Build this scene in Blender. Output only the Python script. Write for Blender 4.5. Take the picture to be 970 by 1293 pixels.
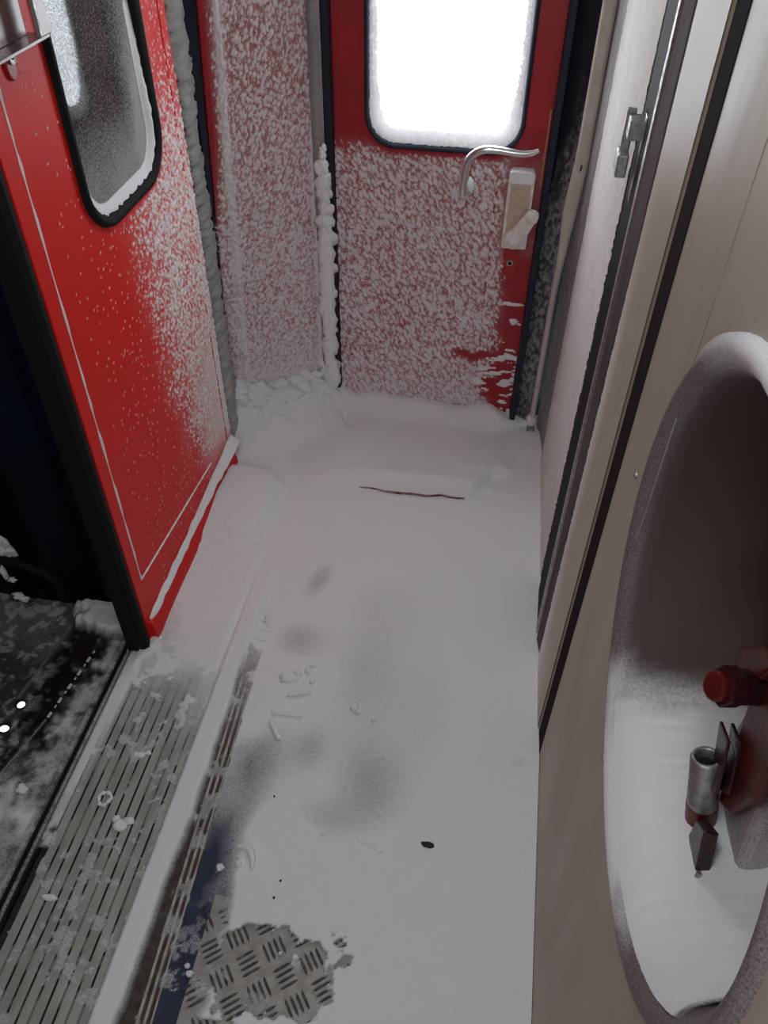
import bpy, bmesh, math, random
import numpy as np
from mathutils import Matrix, Vector
C = bpy.context.scene
for o in list(bpy.data.objects): bpy.data.objects.remove(o, do_unlink=True)

# ------------------------------------------------------------------ camera
F_PX = 1017.0
def build_camera():
    dn = np.array([-15., 1053., F_PX]); fw = np.array([235., -980., F_PX])
    dn /= np.linalg.norm(dn); fw -= dn * (dn @ fw); fw /= np.linalg.norm(fw)
    rt = np.cross(dn, fw)
    if rt[0] < 0: rt = -rt
    M = np.array([rt, fw, -dn])
    r, u, b = M @ [1, 0, 0], M @ [0, -1, 0], M @ [0, 0, -1]
    cd = bpy.data.cameras.new('camera'); cam = bpy.data.objects.new('camera', cd)
    C.collection.objects.link(cam)
    cam.matrix_world = Matrix(((r[0], u[0], b[0], 0), (r[1], u[1], b[1], 0), (r[2], u[2], b[2], 1.70), (0, 0, 0, 1)))
    cd.lens = F_PX / 1293 * 36; cd.sensor_width = 36; cd.clip_start = 0.02
    C.camera = cam
build_camera()

# ------------------------------------------------------------------ world, light, exposure
w = bpy.data.worlds.new('overcast'); C.world = w; w.use_nodes = True
nt = w.node_tree; bg = nt.nodes['Background']
tc = nt.nodes.new('ShaderNodeTexCoord'); sep = nt.nodes.new('ShaderNodeSeparateXYZ')
mr = nt.nodes.new('ShaderNodeMapRange'); mr.inputs[1].default_value = -0.3; mr.inputs[2].default_value = 0.4
ramp = nt.nodes.new('ShaderNodeValToRGB')
ramp.color_ramp.elements[0].color = (0.78, 0.83, 0.88, 1); ramp.color_ramp.elements[1].color = (0.90, 0.96, 1.0, 1)
nt.links.new(tc.outputs['Generated'], sep.inputs[0]); nt.links.new(sep.outputs[2], mr.inputs[0])
nt.links.new(mr.outputs[0], ramp.inputs[0]); nt.links.new(ramp.outputs[0], bg.inputs[0])
bg.inputs[1].default_value = 6.4
def area(name, loc, rot, sx, sy, power, col=(1, 1, 1), portal=False):
    l = bpy.data.lights.new(name, 'AREA'); l.shape = 'RECTANGLE'; l.size = sx; l.size_y = sy
    l.energy = power; l.color = col
    if portal: l.cycles.is_portal = True
    o = bpy.data.objects.new(name, l); C.collection.objects.link(o); o.location = loc; o.rotation_euler = rot
    return o
H = math.pi / 2
area('portal_front', (-0.205, 2.25, 1.40), (-H, 0, 0), 0.42, 1.0, 1, portal=True)
area('portal_back', (-0.15, -0.82, 1.55), (H, 0, 0), 0.42, 0.8, 1, portal=True)
lamp_o = area('ceiling_lamp_light', (-0.25, 0.25, 2.20), (0, 0, 0), 0.30, 0.9, 4.0, (0.93, 0.98, 1.0))
C.view_settings.view_transform = 'Standard'; C.view_settings.look = 'None'
C.view_settings.gamma = 1; C.view_settings.use_curve_mapping = False
C.view_settings.exposure = 0.30
C.cycles.use_denoising = True
C.cycles.max_bounces = 8; C.cycles.diffuse_bounces = 5; C.cycles.transparent_max_bounces = 12

# ------------------------------------------------------------------ numpy noise
def _hash(ix, iy, s):
    h = (ix.astype(np.int64) * 374761393 + iy.astype(np.int64) * 668265263 + s * 1442695041) & 0xffffffff
    h = ((h ^ (h >> 13)) * 1274126177) & 0xffffffff
    h = ((h ^ (h >> 15)) * 2246822519) & 0xffffffff
    return ((h ^ (h >> 16)) & 0xffffff) / float(0xffffff)
def vn(x, y, s=0):
    ix, iy = np.floor(x), np.floor(y); fx, fy = x - ix, y - iy
    fx = fx * fx * (3 - 2 * fx); fy = fy * fy * (3 - 2 * fy)
    a, b = _hash(ix, iy, s), _hash(ix + 1, iy, s); c, d = _hash(ix, iy + 1, s), _hash(ix + 1, iy + 1, s)
    return (a * (1 - fx) + b * fx) * (1 - fy) + (c * (1 - fx) + d * fx) * fy
def fbm(x, y, s=0, o=4):
    t, a, n = 0, 0.5, 0
    for k in range(o):
        t = t + a * vn(x * 2 ** k + 17 * k, y * 2 ** k - 9 * k, s + k); n += a; a *= 0.5
    return t / n
def cell(x, y, s=0):
    ix, iy = np.floor(x), np.floor(y); best = np.full(np.shape(x), 9.0); rid = np.zeros(np.shape(x))
    for dx in (-1, 0, 1):
        for dy in (-1, 0, 1):
            cx, cy = ix + dx, iy + dy
            px, py = cx + _hash(cx, cy, s), cy + _hash(cx, cy, s + 7)
            d = np.sqrt((x - px) ** 2 + (y - py) ** 2); m = d < best
            rid = np.where(m, _hash(cx, cy, s + 13), rid); best = np.where(m, d, best)
    return best, rid
def ss(a, b, x):
    t = np.clip((x - a) / (b - a), 0, 1); return t * t * (3 - 2 * t)
def bump(x, y, cx, cy, rx, ry, ang=0):
    ca, sa = math.cos(ang), math.sin(ang); u = (x - cx) * ca + (y - cy) * sa; v = -(x - cx) * sa + (y - cy) * ca
    return np.exp(-((u / rx) ** 2 + (v / ry) ** 2))

# ------------------------------------------------------------------ materials
def mat(name, col, rough=0.6, metal=0.0, spec=0.5, col2=None, scale=20, lo=0.4, hi=0.6, stretch=(1, 1, 1),
        bmp=0.0, bscale=80, bdist=0.002, coat=0.0, rough2=None):
    m = bpy.data.materials.new(name); m.use_nodes = True; n = m.node_tree.nodes; L = m.node_tree.links
    p = n['Principled BSDF']
    p.inputs['Base Color'].default_value = (*col, 1); p.inputs['Roughness'].default_value = rough
    p.inputs['Metallic'].default_value = metal; p.inputs['Specular IOR Level'].default_value = spec
    p.inputs['Coat Weight'].default_value = coat
    geo = n.new('ShaderNodeNewGeometry')
    if col2 is not None:
        mp = n.new('ShaderNodeMapping'); mp.inputs['Scale'].default_value = stretch
        L.new(geo.outputs['Position'], mp.inputs[0])
        t = n.new('ShaderNodeTexNoise'); t.inputs['Scale'].default_value = scale; t.inputs['Detail'].default_value = 6
        L.new(mp.outputs[0], t.inputs['Vector'])
        r = n.new('ShaderNodeMapRange'); r.inputs[1].default_value = lo; r.inputs[2].default_value = hi
        L.new(t.outputs[0], r.inputs[0])
        mx = n.new('ShaderNodeMix'); mx.data_type = 'RGBA'
        mx.inputs[6].default_value = (*col, 1); mx.inputs[7].default_value = (*col2, 1)
        L.new(r.outputs[0], mx.inputs[0]); L.new(mx.outputs[2], p.inputs['Base Color'])
        if rough2 is not None:
            r2 = n.new('ShaderNodeMapRange'); r2.inputs[3].default_value = rough; r2.inputs[4].default_value = rough2
            L.new(r.outputs[0], r2.inputs[0]); L.new(r2.outputs[0], p.inputs['Roughness'])
    if bmp > 0:
        t2 = n.new('ShaderNodeTexNoise'); t2.inputs['Scale'].default_value = bscale; t2.inputs['Detail'].default_value = 4
        L.new(geo.outputs['Position'], t2.inputs['Vector'])
        b = n.new('ShaderNodeBump'); b.inputs['Strength'].default_value = bmp; b.inputs['Distance'].default_value = bdist
        L.new(t2.outputs[0], b.inputs['Height']); L.new(b.outputs[0], p.inputs['Normal'])
    return m

def dusted(name, col, frost, attr='dust', rough=0.45, spec=0.3, scale=420, soft=0.35, alpha=False, bmp=0.3, bscale=500):
    """surface of colour col carrying frost whose amount is the mesh attribute attr (0..1)"""
    m = bpy.data.materials.new(name); m.use_nodes = True; n = m.node_tree.nodes; L = m.node_tree.links
    p = n['Principled BSDF']; out = n['Material Output']
    p.inputs['Specular IOR Level'].default_value = spec
    a = n.new('ShaderNodeAttribute'); a.attribute_name = attr
    geo = n.new('ShaderNodeNewGeometry')
    t = n.new('ShaderNodeTexNoise'); t.inputs['Scale'].default_value = scale; t.inputs['Detail'].default_value = 3
    L.new(geo.outputs['Position'], t.inputs['Vector'])
    # grains: amount + (noise-0.5)*k
    s1 = n.new('ShaderNodeMath'); s1.operation = 'MULTIPLY_ADD'; s1.inputs[1].default_value = 1.6; s1.inputs[2].default_value = -0.8
    L.new(t.outputs[0], s1.inputs[0])
    # the grain fades out where amount is 0 or 1
    inv = n.new('ShaderNodeMath'); inv.operation = 'SUBTRACT'; inv.inputs[0].default_value = 1.0; L.new(a.outputs['Fac'], inv.inputs[1])
    pr = n.new('ShaderNodeMath'); pr.operation = 'MULTIPLY'; L.new(a.outputs['Fac'], pr.inputs[0]); L.new(inv.outputs[0], pr.inputs[1])
    pk = n.new('ShaderNodeMath'); pk.operation = 'MULTIPLY'; pk.inputs[1].default_value = soft * 8; L.new(pr.outputs[0], pk.inputs[0])
    gm = n.new('ShaderNodeMath'); gm.operation = 'MULTIPLY'; L.new(pk.outputs[0], gm.inputs[0]); L.new(s1.outputs[0], gm.inputs[1])
    fin = n.new('ShaderNodeMath'); fin.operation = 'ADD'; fin.use_clamp = True; L.new(gm.outputs[0], fin.inputs[0]); L.new(a.outputs['Fac'], fin.inputs[1])
    b = n.new('ShaderNodeBump'); b.inputs['Strength'].default_value = bmp; b.inputs['Distance'].default_value = 0.001
    t3 = n.new('ShaderNodeTexNoise'); t3.inputs['Scale'].default_value = bscale; t3.inputs['Detail'].default_value = 2
    L.new(geo.outputs['Position'], t3.inputs['Vector']); L.new(t3.outputs[0], b.inputs['Height'])
    if alpha:
        p.inputs['Base Color'].default_value = (*frost, 1); p.inputs['Roughness'].default_value = 0.85
        p.inputs['Specular IOR Level'].default_value = 0.25
        L.new(fin.outputs[0], p.inputs['Alpha']); L.new(b.outputs[0], p.inputs['Normal'])
    else:
        mx = n.new('ShaderNodeMix'); mx.data_type = 'RGBA'; mx.inputs[6].default_value = (*col, 1); mx.inputs[7].default_value = (*frost, 1)
        L.new(fin.outputs[0], mx.inputs[0]); L.new(mx.outputs[2], p.inputs['Base Color'])
        r = n.new('ShaderNodeMapRange'); r.inputs[3].default_value = rough; r.inputs[4].default_value = 0.9
        L.new(fin.outputs[0], r.inputs[0]); L.new(r.outputs[0], p.inputs['Roughness'])
        b2 = n.new('ShaderNodeMath'); b2.operation = 'MULTIPLY'; b2.inputs[1].default_value = bmp
        L.new(fin.outputs[0], b2.inputs[0]); L.new(b2.outputs[0], b.inputs['Strength']); L.new(b.outputs[0], p.inputs['Normal'])
    return m

SNOW = (0.80, 0.82, 0.84)
FROST = (0.78, 0.77, 0.78)
M = {}
M['snow'] = mat('snow', SNOW, 0.85, spec=0.25, bmp=0.35, bscale=450, bdist=0.001)
M['snow_pack'] = mat('packed_snow', (0.83, 0.84, 0.85), 0.8, spec=0.3, bmp=0.5, bscale=300, bdist=0.001)
M['frost'] = mat('frost', FROST, 0.75, spec=0.35, bmp=0.4, bscale=700, bdist=0.0008)
M['frost_pink'] = mat('frost_over_red', (0.72, 0.635, 0.655), 0.7, spec=0.35, bmp=0.4, bscale=700, bdist=0.0008)
def rime_mat():
    m = bpy.data.materials.new('rime'); m.use_nodes = True; n = m.node_tree.nodes; L = m.node_tree.links
    n.remove(n['Principled BSDF']); d = n.new('ShaderNodeBsdfDiffuse'); d.inputs[0].default_value = (.82, .84, .85, 1)
    t = n.new('ShaderNodeBsdfTranslucent'); t.inputs[0].default_value = (.86, .88, .90, 1); mx = n.new('ShaderNodeMixShader'); mx.inputs[0].default_value = .16
    L.new(d.outputs[0], mx.inputs[1]); L.new(t.outputs[0], mx.inputs[2]); L.new(mx.outputs[0], n['Material Output'].inputs['Surface']); return m
M['rime'] = rime_mat()
M['snow_cover'] = dusted('snow_cover', SNOW, SNOW, attr='cover', alpha=True, scale=260, soft=0.26, bmp=0.7, bscale=330)
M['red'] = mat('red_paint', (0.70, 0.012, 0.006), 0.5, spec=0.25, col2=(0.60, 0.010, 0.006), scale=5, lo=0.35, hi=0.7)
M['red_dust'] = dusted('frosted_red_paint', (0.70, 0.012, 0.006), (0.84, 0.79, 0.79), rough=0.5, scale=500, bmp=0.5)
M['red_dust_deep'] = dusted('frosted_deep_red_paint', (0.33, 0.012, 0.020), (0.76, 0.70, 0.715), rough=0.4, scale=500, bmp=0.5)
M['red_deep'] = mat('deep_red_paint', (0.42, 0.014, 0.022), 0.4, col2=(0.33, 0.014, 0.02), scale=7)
M['rubber'] = mat('black_rubber', (0.010, 0.011, 0.012), 0.7, spec=0.12, bmp=0.2, bscale=60)
M['rubber_navy'] = mat('navy_rubber', (0.014, 0.018, 0.034), 0.6, spec=0.25, col2=(0.02, 0.024, 0.04), scale=30)
M['rubber_frost'] = dusted('frosted_rubber', (0.012, 0.014, 0.022), (0.38, 0.38, 0.39), scale=300, rough=0.6, bmp=0.8, bscale=250)
M['brush'] = dusted('frosted_brush', (0.10, 0.10, 0.095), (0.42, 0.43, 0.42), scale=350, rough=0.85, bmp=1.0, bscale=300)
M['beige'] = mat('beige_laminate', (0.45, 0.40, 0.325), 0.42, col2=(0.38, 0.335, 0.265), scale=9, lo=0.3, hi=0.75, stretch=(1, 1, 0.25), bmp=0.06, bscale=160, rough2=0.6)
M['beige_frost'] = dusted('frosted_beige', (0.45, 0.40, 0.325), (0.80, 0.80, 0.79), scale=600, rough=0.45, bmp=0.5)
M['grey_trim'] = mat('grey_trim', (0.30, 0.29, 0.285), 0.55, col2=(0.22, 0.215, 0.21), scale=60, stretch=(1, 1, .3))
M['post'] = mat('beige_post', (0.50, 0.455, 0.40), 0.45, col2=(0.56, 0.53, 0.49), scale=14, bmp=0.1, bscale=100)
M['brown_trim'] = mat('brown_trim', (0.085, 0.068, 0.064), 0.75, spec=0.15, col2=(0.12, 0.10, 0.095), scale=40, stretch=(1, 1, .1))
M['groove'] = mat('dark_groove', (0.026, 0.019, 0.019), 0.9, spec=0.04)
M['chrome'] = mat('chrome', (0.72, 0.72, 0.70), 0.24, metal=1.0)
M['steel'] = mat('dull_steel', (0.42, 0.42, 0.40), 0.42, metal=0.85, col2=(0.30, 0.30, 0.29), scale=90, rough2=0.6)
M['white_enamel'] = mat('frosty_enamel', (0.70, 0.64, 0.58), 0.5, col2=(0.80, 0.79, 0.78), scale=45, bmp=0.3, bscale=300)
M['tan'] = mat('tan_enamel', (0.50, 0.39, 0.29), 0.55, col2=(0.58, 0.47, 0.37), scale=70, bmp=0.2, bscale=300)
M['gold'] = mat('worn_brass', (0.45, 0.28, 0.13), 0.5, metal=0.4)
M['black'] = mat('black_hole', (0.004, 0.004, 0.004), 0.9)
M['lino'] = mat('dark_blue_lino', (0.020, 0.034, 0.085), 0.5, col2=(0.012, 0.020, 0.050), scale=22, bmp=0.1, bscale=90)
M['rib'] = mat('worn_alu', (0.42, 0.41, 0.375), 0.55, col2=(0.32, 0.31, 0.28), scale=28, spec=0.5, stretch=(1, .35, 1), bmp=0.15, bscale=200)
M['dirt'] = mat('brown_dirt', (0.045, 0.034, 0.028), 0.8, col2=(0.075, 0.06, 0.05), scale=60, bmp=0.4, bscale=200)
M['darkdirt'] = mat('dark_dirt', (0.016, 0.014, 0.013), 0.8, col2=(0.03, 0.026, 0.024), scale=70)
M['groovefill'] = mat('groove_fill', (0.020, 0.017, 0.014), 0.8, col2=(0.24, 0.235, 0.215), scale=26, lo=.50, hi=.56, stretch=(1, .55, 1))
M['rail'] = mat('worn_rail', (0.50, 0.48, 0.44), 0.5, metal=0.1, col2=(0.34, 0.32, 0.29), scale=50)
M['tread'] = mat('tread_metal', (0.30, 0.285, 0.26), 0.5, metal=0.3, col2=(0.38, 0.37, 0.35), scale=45)
M['tread_bar'] = mat('tread_bar', (0.035, 0.032, 0.028), 0.6, metal=0.0, col2=(0.09, 0.085, 0.078), scale=90)
M['gangfloor'] = mat('gangway_floor', (0.020, 0.011, 0.008), 0.45, col2=(0.010, 0.008, 0.007), scale=12, bmp=0.3, bscale=80)
M['navy'] = mat('navy_bellows', (0.003, 0.010, 0.034), 0.55, col2=(0.006, 0.007, 0.014), scale=4, spec=0.2, bmp=0.3, bscale=18, bdist=0.006)
M['darkwall'] = mat('dark_wall', (0.05, 0.055, 0.052), 0.7, col2=(0.035, 0.04, 0.038), scale=5)
M['ceiling'] = mat('ceiling_paint', (0.62, 0.62, 0.60), 0.6, col2=(0.56, 0.56, 0.55), scale=6)
M['dish'] = dusted('dish_enamel', (0.070, 0.040, 0.038), (0.76, 0.77, 0.78), scale=500, rough=0.6, bmp=0.6, bscale=420)
M['brake_red'] = mat('brake_red', (0.11, 0.006, 0.005), 0.4, col2=(0.06, 0.008, 0.008), scale=40, bmp=0.3, bscale=90)
M['brake_dark'] = mat('brake_greased', (0.045, 0.008, 0.010), 0.25, col2=(0.02, 0.012, 0.014), scale=60, bmp=0.4, bscale=120)
M['plastic'] = mat('brown_plastic', (0.20, 0.13, 0.13), 0.2, col2=(0.14, 0.085, 0.085), scale=30)
M['lamp'] = bpy.data.materials.new('lamp_diffuser'); M['lamp'].use_nodes = True
_p = M['lamp'].node_tree.nodes['Principled BSDF']; _p.inputs['Emission Color'].default_value = (1, 1, .97, 1); _p.inputs['Emission Strength'].default_value = 1.0

def glass_mat():
    m = bpy.data.materials.new('window_glass'); m.use_nodes = True; n = m.node_tree.nodes; L = m.node_tree.links
    n.remove(n['Principled BSDF']); out = n['Material Output']
    tr = n.new('ShaderNodeBsdfTransparent'); gl = n.new('ShaderNodeBsdfGlossy'); gl.inputs['Roughness'].default_value = 0.03
    fr = n.new('ShaderNodeFresnel'); fr.inputs[0].default_value = 1.8
    mx = n.new('ShaderNodeMixShader'); L.new(fr.outputs[0], mx.inputs[0]); L.new(tr.outputs[0], mx.inputs[1]); L.new(gl.outputs[0], mx.inputs[2])
    fd = n.new('ShaderNodeBsdfDiffuse'); fd.inputs[0].default_value = (*FROST, 1)
    tl = n.new('ShaderNodeBsdfTranslucent'); tl.inputs[0].default_value = (0.8, 0.8, 0.8, 1)
    fm = n.new('ShaderNodeMixShader'); fm.inputs[0].default_value = 0.5; L.new(fd.outputs[0], fm.inputs[1]); L.new(tl.outputs[0], fm.inputs[2])
    a = n.new('ShaderNodeAttribute'); a.attribute_name = 'dust'
    geo = n.new('ShaderNodeNewGeometry'); t = n.new('ShaderNodeTexNoise'); t.inputs['Scale'].default_value = 260; t.inputs['Detail'].default_value = 3
    L.new(geo.outputs['Position'], t.inputs['Vector'])
    s = n.new('ShaderNodeMath'); s.operation = 'MULTIPLY_ADD'; s.inputs[1].default_value = 1.6; s.inputs[2].default_value = -0.8; L.new(t.outputs[0], s.inputs[0])
    inv = n.new('ShaderNodeMath'); inv.operation = 'SUBTRACT'; inv.inputs[0].default_value = 1; L.new(a.outputs['Fac'], inv.inputs[1])
    pr = n.new('ShaderNodeMath'); pr.operation = 'MULTIPLY'; L.new(a.outputs['Fac'], pr.inputs[0]); L.new(inv.outputs[0], pr.inputs[1])
    g2 = n.new('ShaderNodeMath'); g2.operation = 'MULTIPLY'; L.new(pr.outputs[0], g2.inputs[0]); L.new(s.outputs[0], g2.inputs[1])
    g3 = n.new('ShaderNodeMath'); g3.operation = 'MULTIPLY_ADD'; g3.use_clamp = True; g3.inputs[1].default_value = 5.0
    L.new(g2.outputs[0], g3.inputs[0]); L.new(a.outputs['Fac'], g3.inputs[2])
    mx2 = n.new('ShaderNodeMixShader'); L.new(g3.outputs[0], mx2.inputs[0]); L.new(mx.outputs[0], mx2.inputs[1]); L.new(fm.outputs[0], mx2.inputs[2])
    L.new(mx2.outputs[0], out.inputs['Surface'])
    return m
M['glass'] = glass_mat()

# ------------------------------------------------------------------ helpers
def link(o, parent=None):
    C.collection.objects.link(o)
    if parent is not None: o.parent = parent
    return o
def raw(name, verts, faces, m, parent=None, smooth=False, bevel=0.0, attrs=None, seg=2, midx=None):
    me = bpy.data.meshes.new(name); me.from_pydata([tuple(map(float, v)) for v in verts], [], [tuple(map(int, f)) for f in faces])
    for mm in (m if isinstance(m, (list, tuple)) else [m]): me.materials.append(mm)
    if midx is not None: me.polygons.foreach_set('material_index', midx)
    if smooth: me.polygons.foreach_set('use_smooth', [True] * len(me.polygons))
    for k, v in (attrs or {}).items():
        at = me.attributes.new(k, 'FLOAT', 'POINT'); at.data.foreach_set('value', np.asarray(v, dtype=np.float32))
    me.update()
    o = link(bpy.data.objects.new(name, me), parent)
    if bevel:
        b = o.modifiers.new('bevel', 'BEVEL'); b.width = bevel; b.segments = seg; b.limit_method = 'ANGLE'; b.harden_normals = False
    return o
class MB:
    def __init__(s): s.v = []; s.f = []
    def box(s, x0, x1, y0, y1, z0, z1, T=None):
        b = len(s.v); P = [Vector((x, y, z)) for z in (z0, z1) for x, y in ((x0, y0), (x1, y0), (x1, y1), (x0, y1))]
        if T is not None: P = [T @ p for p in P]
        s.v += [tuple(p) for p in P]
        s.f += [tuple(b + i for i in q) for q in ((0, 3, 2, 1), (4, 5, 6, 7), (0, 1, 5, 4), (1, 2, 6, 5), (2, 3, 7, 6), (3, 0, 4, 7))]
        return s
    def tube(s, pts, rad, n=12, caps=True):
        pts = [Vector(p) for p in pts]
        if not hasattr(rad, '__len__'): rad = [rad] * len(pts)
        b = len(s.v); up = None
        for i, p in enumerate(pts):
            t = (pts[min(i + 1, len(pts) - 1)] - pts[max(i - 1, 0)]).normalized()
            if up is None: up = t.orthogonal().normalized()
            up = (up - t * up.dot(t)).normalized(); sd = t.cross(up)
            for k in range(n):
                a = 2 * math.pi * k / n; s.v.append(tuple(p + (up * math.cos(a) + sd * math.sin(a)) * rad[i]))
        for i in range(len(pts) - 1):
            for k in range(n):
                s.f.append((b + i * n + k, b + i * n + (k + 1) % n, b + (i + 1) * n + (k + 1) % n, b + (i + 1) * n + k))
        if caps:
            s.f.append(tuple(b + k for k in reversed(range(n)))); s.f.append(tuple(b + (len(pts) - 1) * n + k for k in range(n)))
        return s
    def prism(s, poly, fn, a, b_):
        """poly of (u,v); fn(u,v,w) -> point; extruded w=a..b"""
        b = len(s.v); n = len(poly)
        s.v += [fn(u, v, a) for u, v in poly] + [fn(u, v, b_) for u, v in poly]
        s.f += [tuple(b + i for i in reversed(range(n))), tuple(b + n + i for i in range(n))]
        for i in range(n): s.f.append((b + i, b + (i + 1) % n, b + n + (i + 1) % n, b + n + i))
        return s
    def build(s, name, m, parent=None, smooth=False, bevel=0.0, seg=2):
        o = raw(name, s.v, s.f, m, parent, smooth, bevel, seg=seg)
        bm = bmesh.new(); bm.from_mesh(o.data); bmesh.ops.recalc_face_normals(bm, faces=bm.faces); bm.to_mesh(o.data); bm.free()
        if smooth:
            try: o.data.set_sharp_from_angle(angle=math.radians(45))
            except Exception: pass
        return o
def struct(o, label=None):
    o['kind'] = 'structure'
    if label: o['label'] = label
    return o
def thing(name, label, cat, loc=(0, 0, 0), group=None):
    o = link(bpy.data.objects.new(name, None)); o.location = loc; o['label'] = label; o['category'] = cat
    o.empty_display_size = 0.05
    if group: o['group'] = group
    return o
def adopt(root, *obs):
    for o in obs:
        o.parent = root; o.matrix_parent_inverse = Matrix.Translation(-Vector(root.location))
def tag(o, label, cat, group=None, kind=None):
    o['label'] = label; o['category'] = cat
    if group: o['group'] = group
    if kind: o['kind'] = kind
    return o
def rrect(u0, u1, v0, v1, r, n=8):
    P = []
    for cx, cy, a0 in ((u1 - r, v0 + r, -90), (u1 - r, v1 - r, 0), (u0 + r, v1 - r, 90), (u0 + r, v0 + r, 180)):
        for k in range(n + 1):
            a = math.radians(a0 + 90 * k / n); P.append((cx + r * math.cos(a), cy + r * math.sin(a)))
    return P
def in_rr(u, v, u0, u1, v0, v1, r):
    """signed distance to a rounded rectangle, negative inside"""
    cx, cy, hx, hy = (u0 + u1) / 2, (v0 + v1) / 2, (u1 - u0) / 2 - r, (v1 - v0) / 2 - r
    dx, dy = np.abs(u - cx) - hx, np.abs(v - cy) - hy
    return np.sqrt(np.maximum(dx, 0) ** 2 + np.maximum(dy, 0) ** 2) + np.minimum(np.maximum(dx, dy), 0) - r
def holed(name, rect, hole, fn, w0, w1, m, parent=None, bevel=0.0):
    """slab over rect (u0,u1,v0,v1) pierced by the closed loop hole, thickness w0..w1"""
    dense = []
    for i, p in enumerate(hole):
        q = hole[(i + 1) % len(hole)]; k = max(1, int(math.hypot(q[0] - p[0], q[1] - p[1]) / .02))
        dense += [(p[0] + (q[0] - p[0]) * j / k, p[1] + (q[1] - p[1]) * j / k) for j in range(k)]
    hole = dense
    u0, u1, v0, v1 = rect; n = len(hole); cu = sum(p[0] for p in hole) / n; cv = sum(p[1] for p in hole) / n
    def hit(p):
        dx, dy = p[0] - cu, p[1] - cv; ts = []
        if dx > 1e-9: ts.append(((u1 - cu) / dx, 'r'))
        if dx < -1e-9: ts.append(((u0 - cu) / dx, 'l'))
        if dy > 1e-9: ts.append(((v1 - cv) / dy, 't'))
        if dy < -1e-9: ts.append(((v0 - cv) / dy, 'b'))
        t, s = min(ts); return (cu + dx * t, cv + dy * t), s
    hits = [hit(p) for p in hole]; V = []; Fc = []
    corner = {'rt': (u1, v1), 'tl': (u0, v1), 'lb': (u0, v0), 'br': (u1, v0)}
    for w in (w0, w1):
        V += [fn(p[0], p[1], w) for p in hole] + [fn(h[0][0], h[0][1], w) for h in hits]
    base = len(V); rim = []
    for i in range(n):
        j = (i + 1) % n; si, sj = hits[i][1], hits[j][1]
        if si == sj:
            Fc += [(i, n + i, n + j, j), (2 * n + j, 3 * n + j, 3 * n + i, 2 * n + i)]; rim.append((n + i, 3 * n + i, 3 * n + j, n + j))
        else:
            c = corner.get(si + sj) or corner.get(sj + si); k = len(V); V += [fn(c[0], c[1], w0), fn(c[0], c[1], w1)]
            Fc += [(i, n + i, k, n + j, j), (2 * n + j, 3 * n + j, k + 1, 3 * n + i, 2 * n + i)]
            rim += [(n + i, 3 * n + i, k + 1, k), (k, k + 1, 3 * n + j, n + j)]
        Fc.append((i, j, 2 * n + j, 2 * n + i))
    o = raw(name, V, Fc + rim, m, parent, bevel=bevel)
    bm = bmesh.new(); bm.from_mesh(o.data); bmesh.ops.recalc_face_normals(bm, faces=bm.faces); bm.to_mesh(o.data); bm.free()
    return o
def ring(name, loops, m, parent=None, smooth=True):
    """closed loops of 3D points lofted one to the next"""
    n = len(loops[0]); V = [p for l in loops for p in l]; Fc = []
    for a in range(len(loops) - 1):
        for i in range(n):
            j = (i + 1) % n; Fc.append((a * n + i, a * n + j, (a + 1) * n + j, (a + 1) * n + i))
    o = raw(name, V, Fc, m, parent, smooth)
    bm = bmesh.new(); bm.from_mesh(o.data); bmesh.ops.recalc_face_normals(bm, faces=bm.faces); bm.to_mesh(o.data); bm.free()
    return o
def sheet(name, u, v, fn, m, parent=None, attrs=None, keep=None, smooth=True):
    """grid sheet; u,v 2-D arrays; fn gives X,Y,Z arrays; keep is a per-vertex mask (face kept if any corner is)"""
    X, Y, Z = fn; nv, nu = u.shape; idx = np.arange(nu * nv).reshape(nv, nu)
    q = np.stack([idx[:-1, :-1], idx[:-1, 1:], idx[1:, 1:], idx[1:, :-1]], -1).reshape(-1, 4)
    P = np.stack([X, Y, Z], -1).reshape(-1, 3); A = {k: a.reshape(-1) for k, a in (attrs or {}).items()}
    if keep is not None:
        kk = keep.reshape(-1)[q].any(1); q = q[kk]
        used = np.unique(q); rm = np.full(nu * nv, -1); rm[used] = np.arange(len(used)); q = rm[q]; P = P[used]; A = {k: a[used] for k, a in A.items()}
    me = bpy.data.meshes.new(name); me.vertices.add(len(P)); me.vertices.foreach_set('co', P.astype(np.float32).ravel())
    me.loops.add(len(q) * 4); me.loops.foreach_set('vertex_index', q.astype(np.int32).ravel())
    me.polygons.add(len(q)); me.polygons.foreach_set('loop_start', np.arange(0, len(q) * 4, 4, dtype=np.int32))
    me.polygons.foreach_set('loop_total', np.full(len(q), 4, dtype=np.int32))
    me.update(calc_edges=True); me.polygons.foreach_set('use_smooth', np.full(len(q), smooth))
    me.materials.append(m)
    for k, a in A.items():
        at = me.attributes.new(k, 'FLOAT', 'POINT'); at.data.foreach_set('value', a.astype(np.float32))
    me.validate(); me.update()
    return link(bpy.data.objects.new(name, me), parent)
def grid(u0, u1, v0, v1, st):
    nu = max(2, int(round((u1 - u0) / st)) + 1); nv = max(2, int(round((v1 - v0) / st)) + 1)
    return np.meshgrid(np.linspace(u0, u1, nu), np.linspace(v0, v1, nv))
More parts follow.
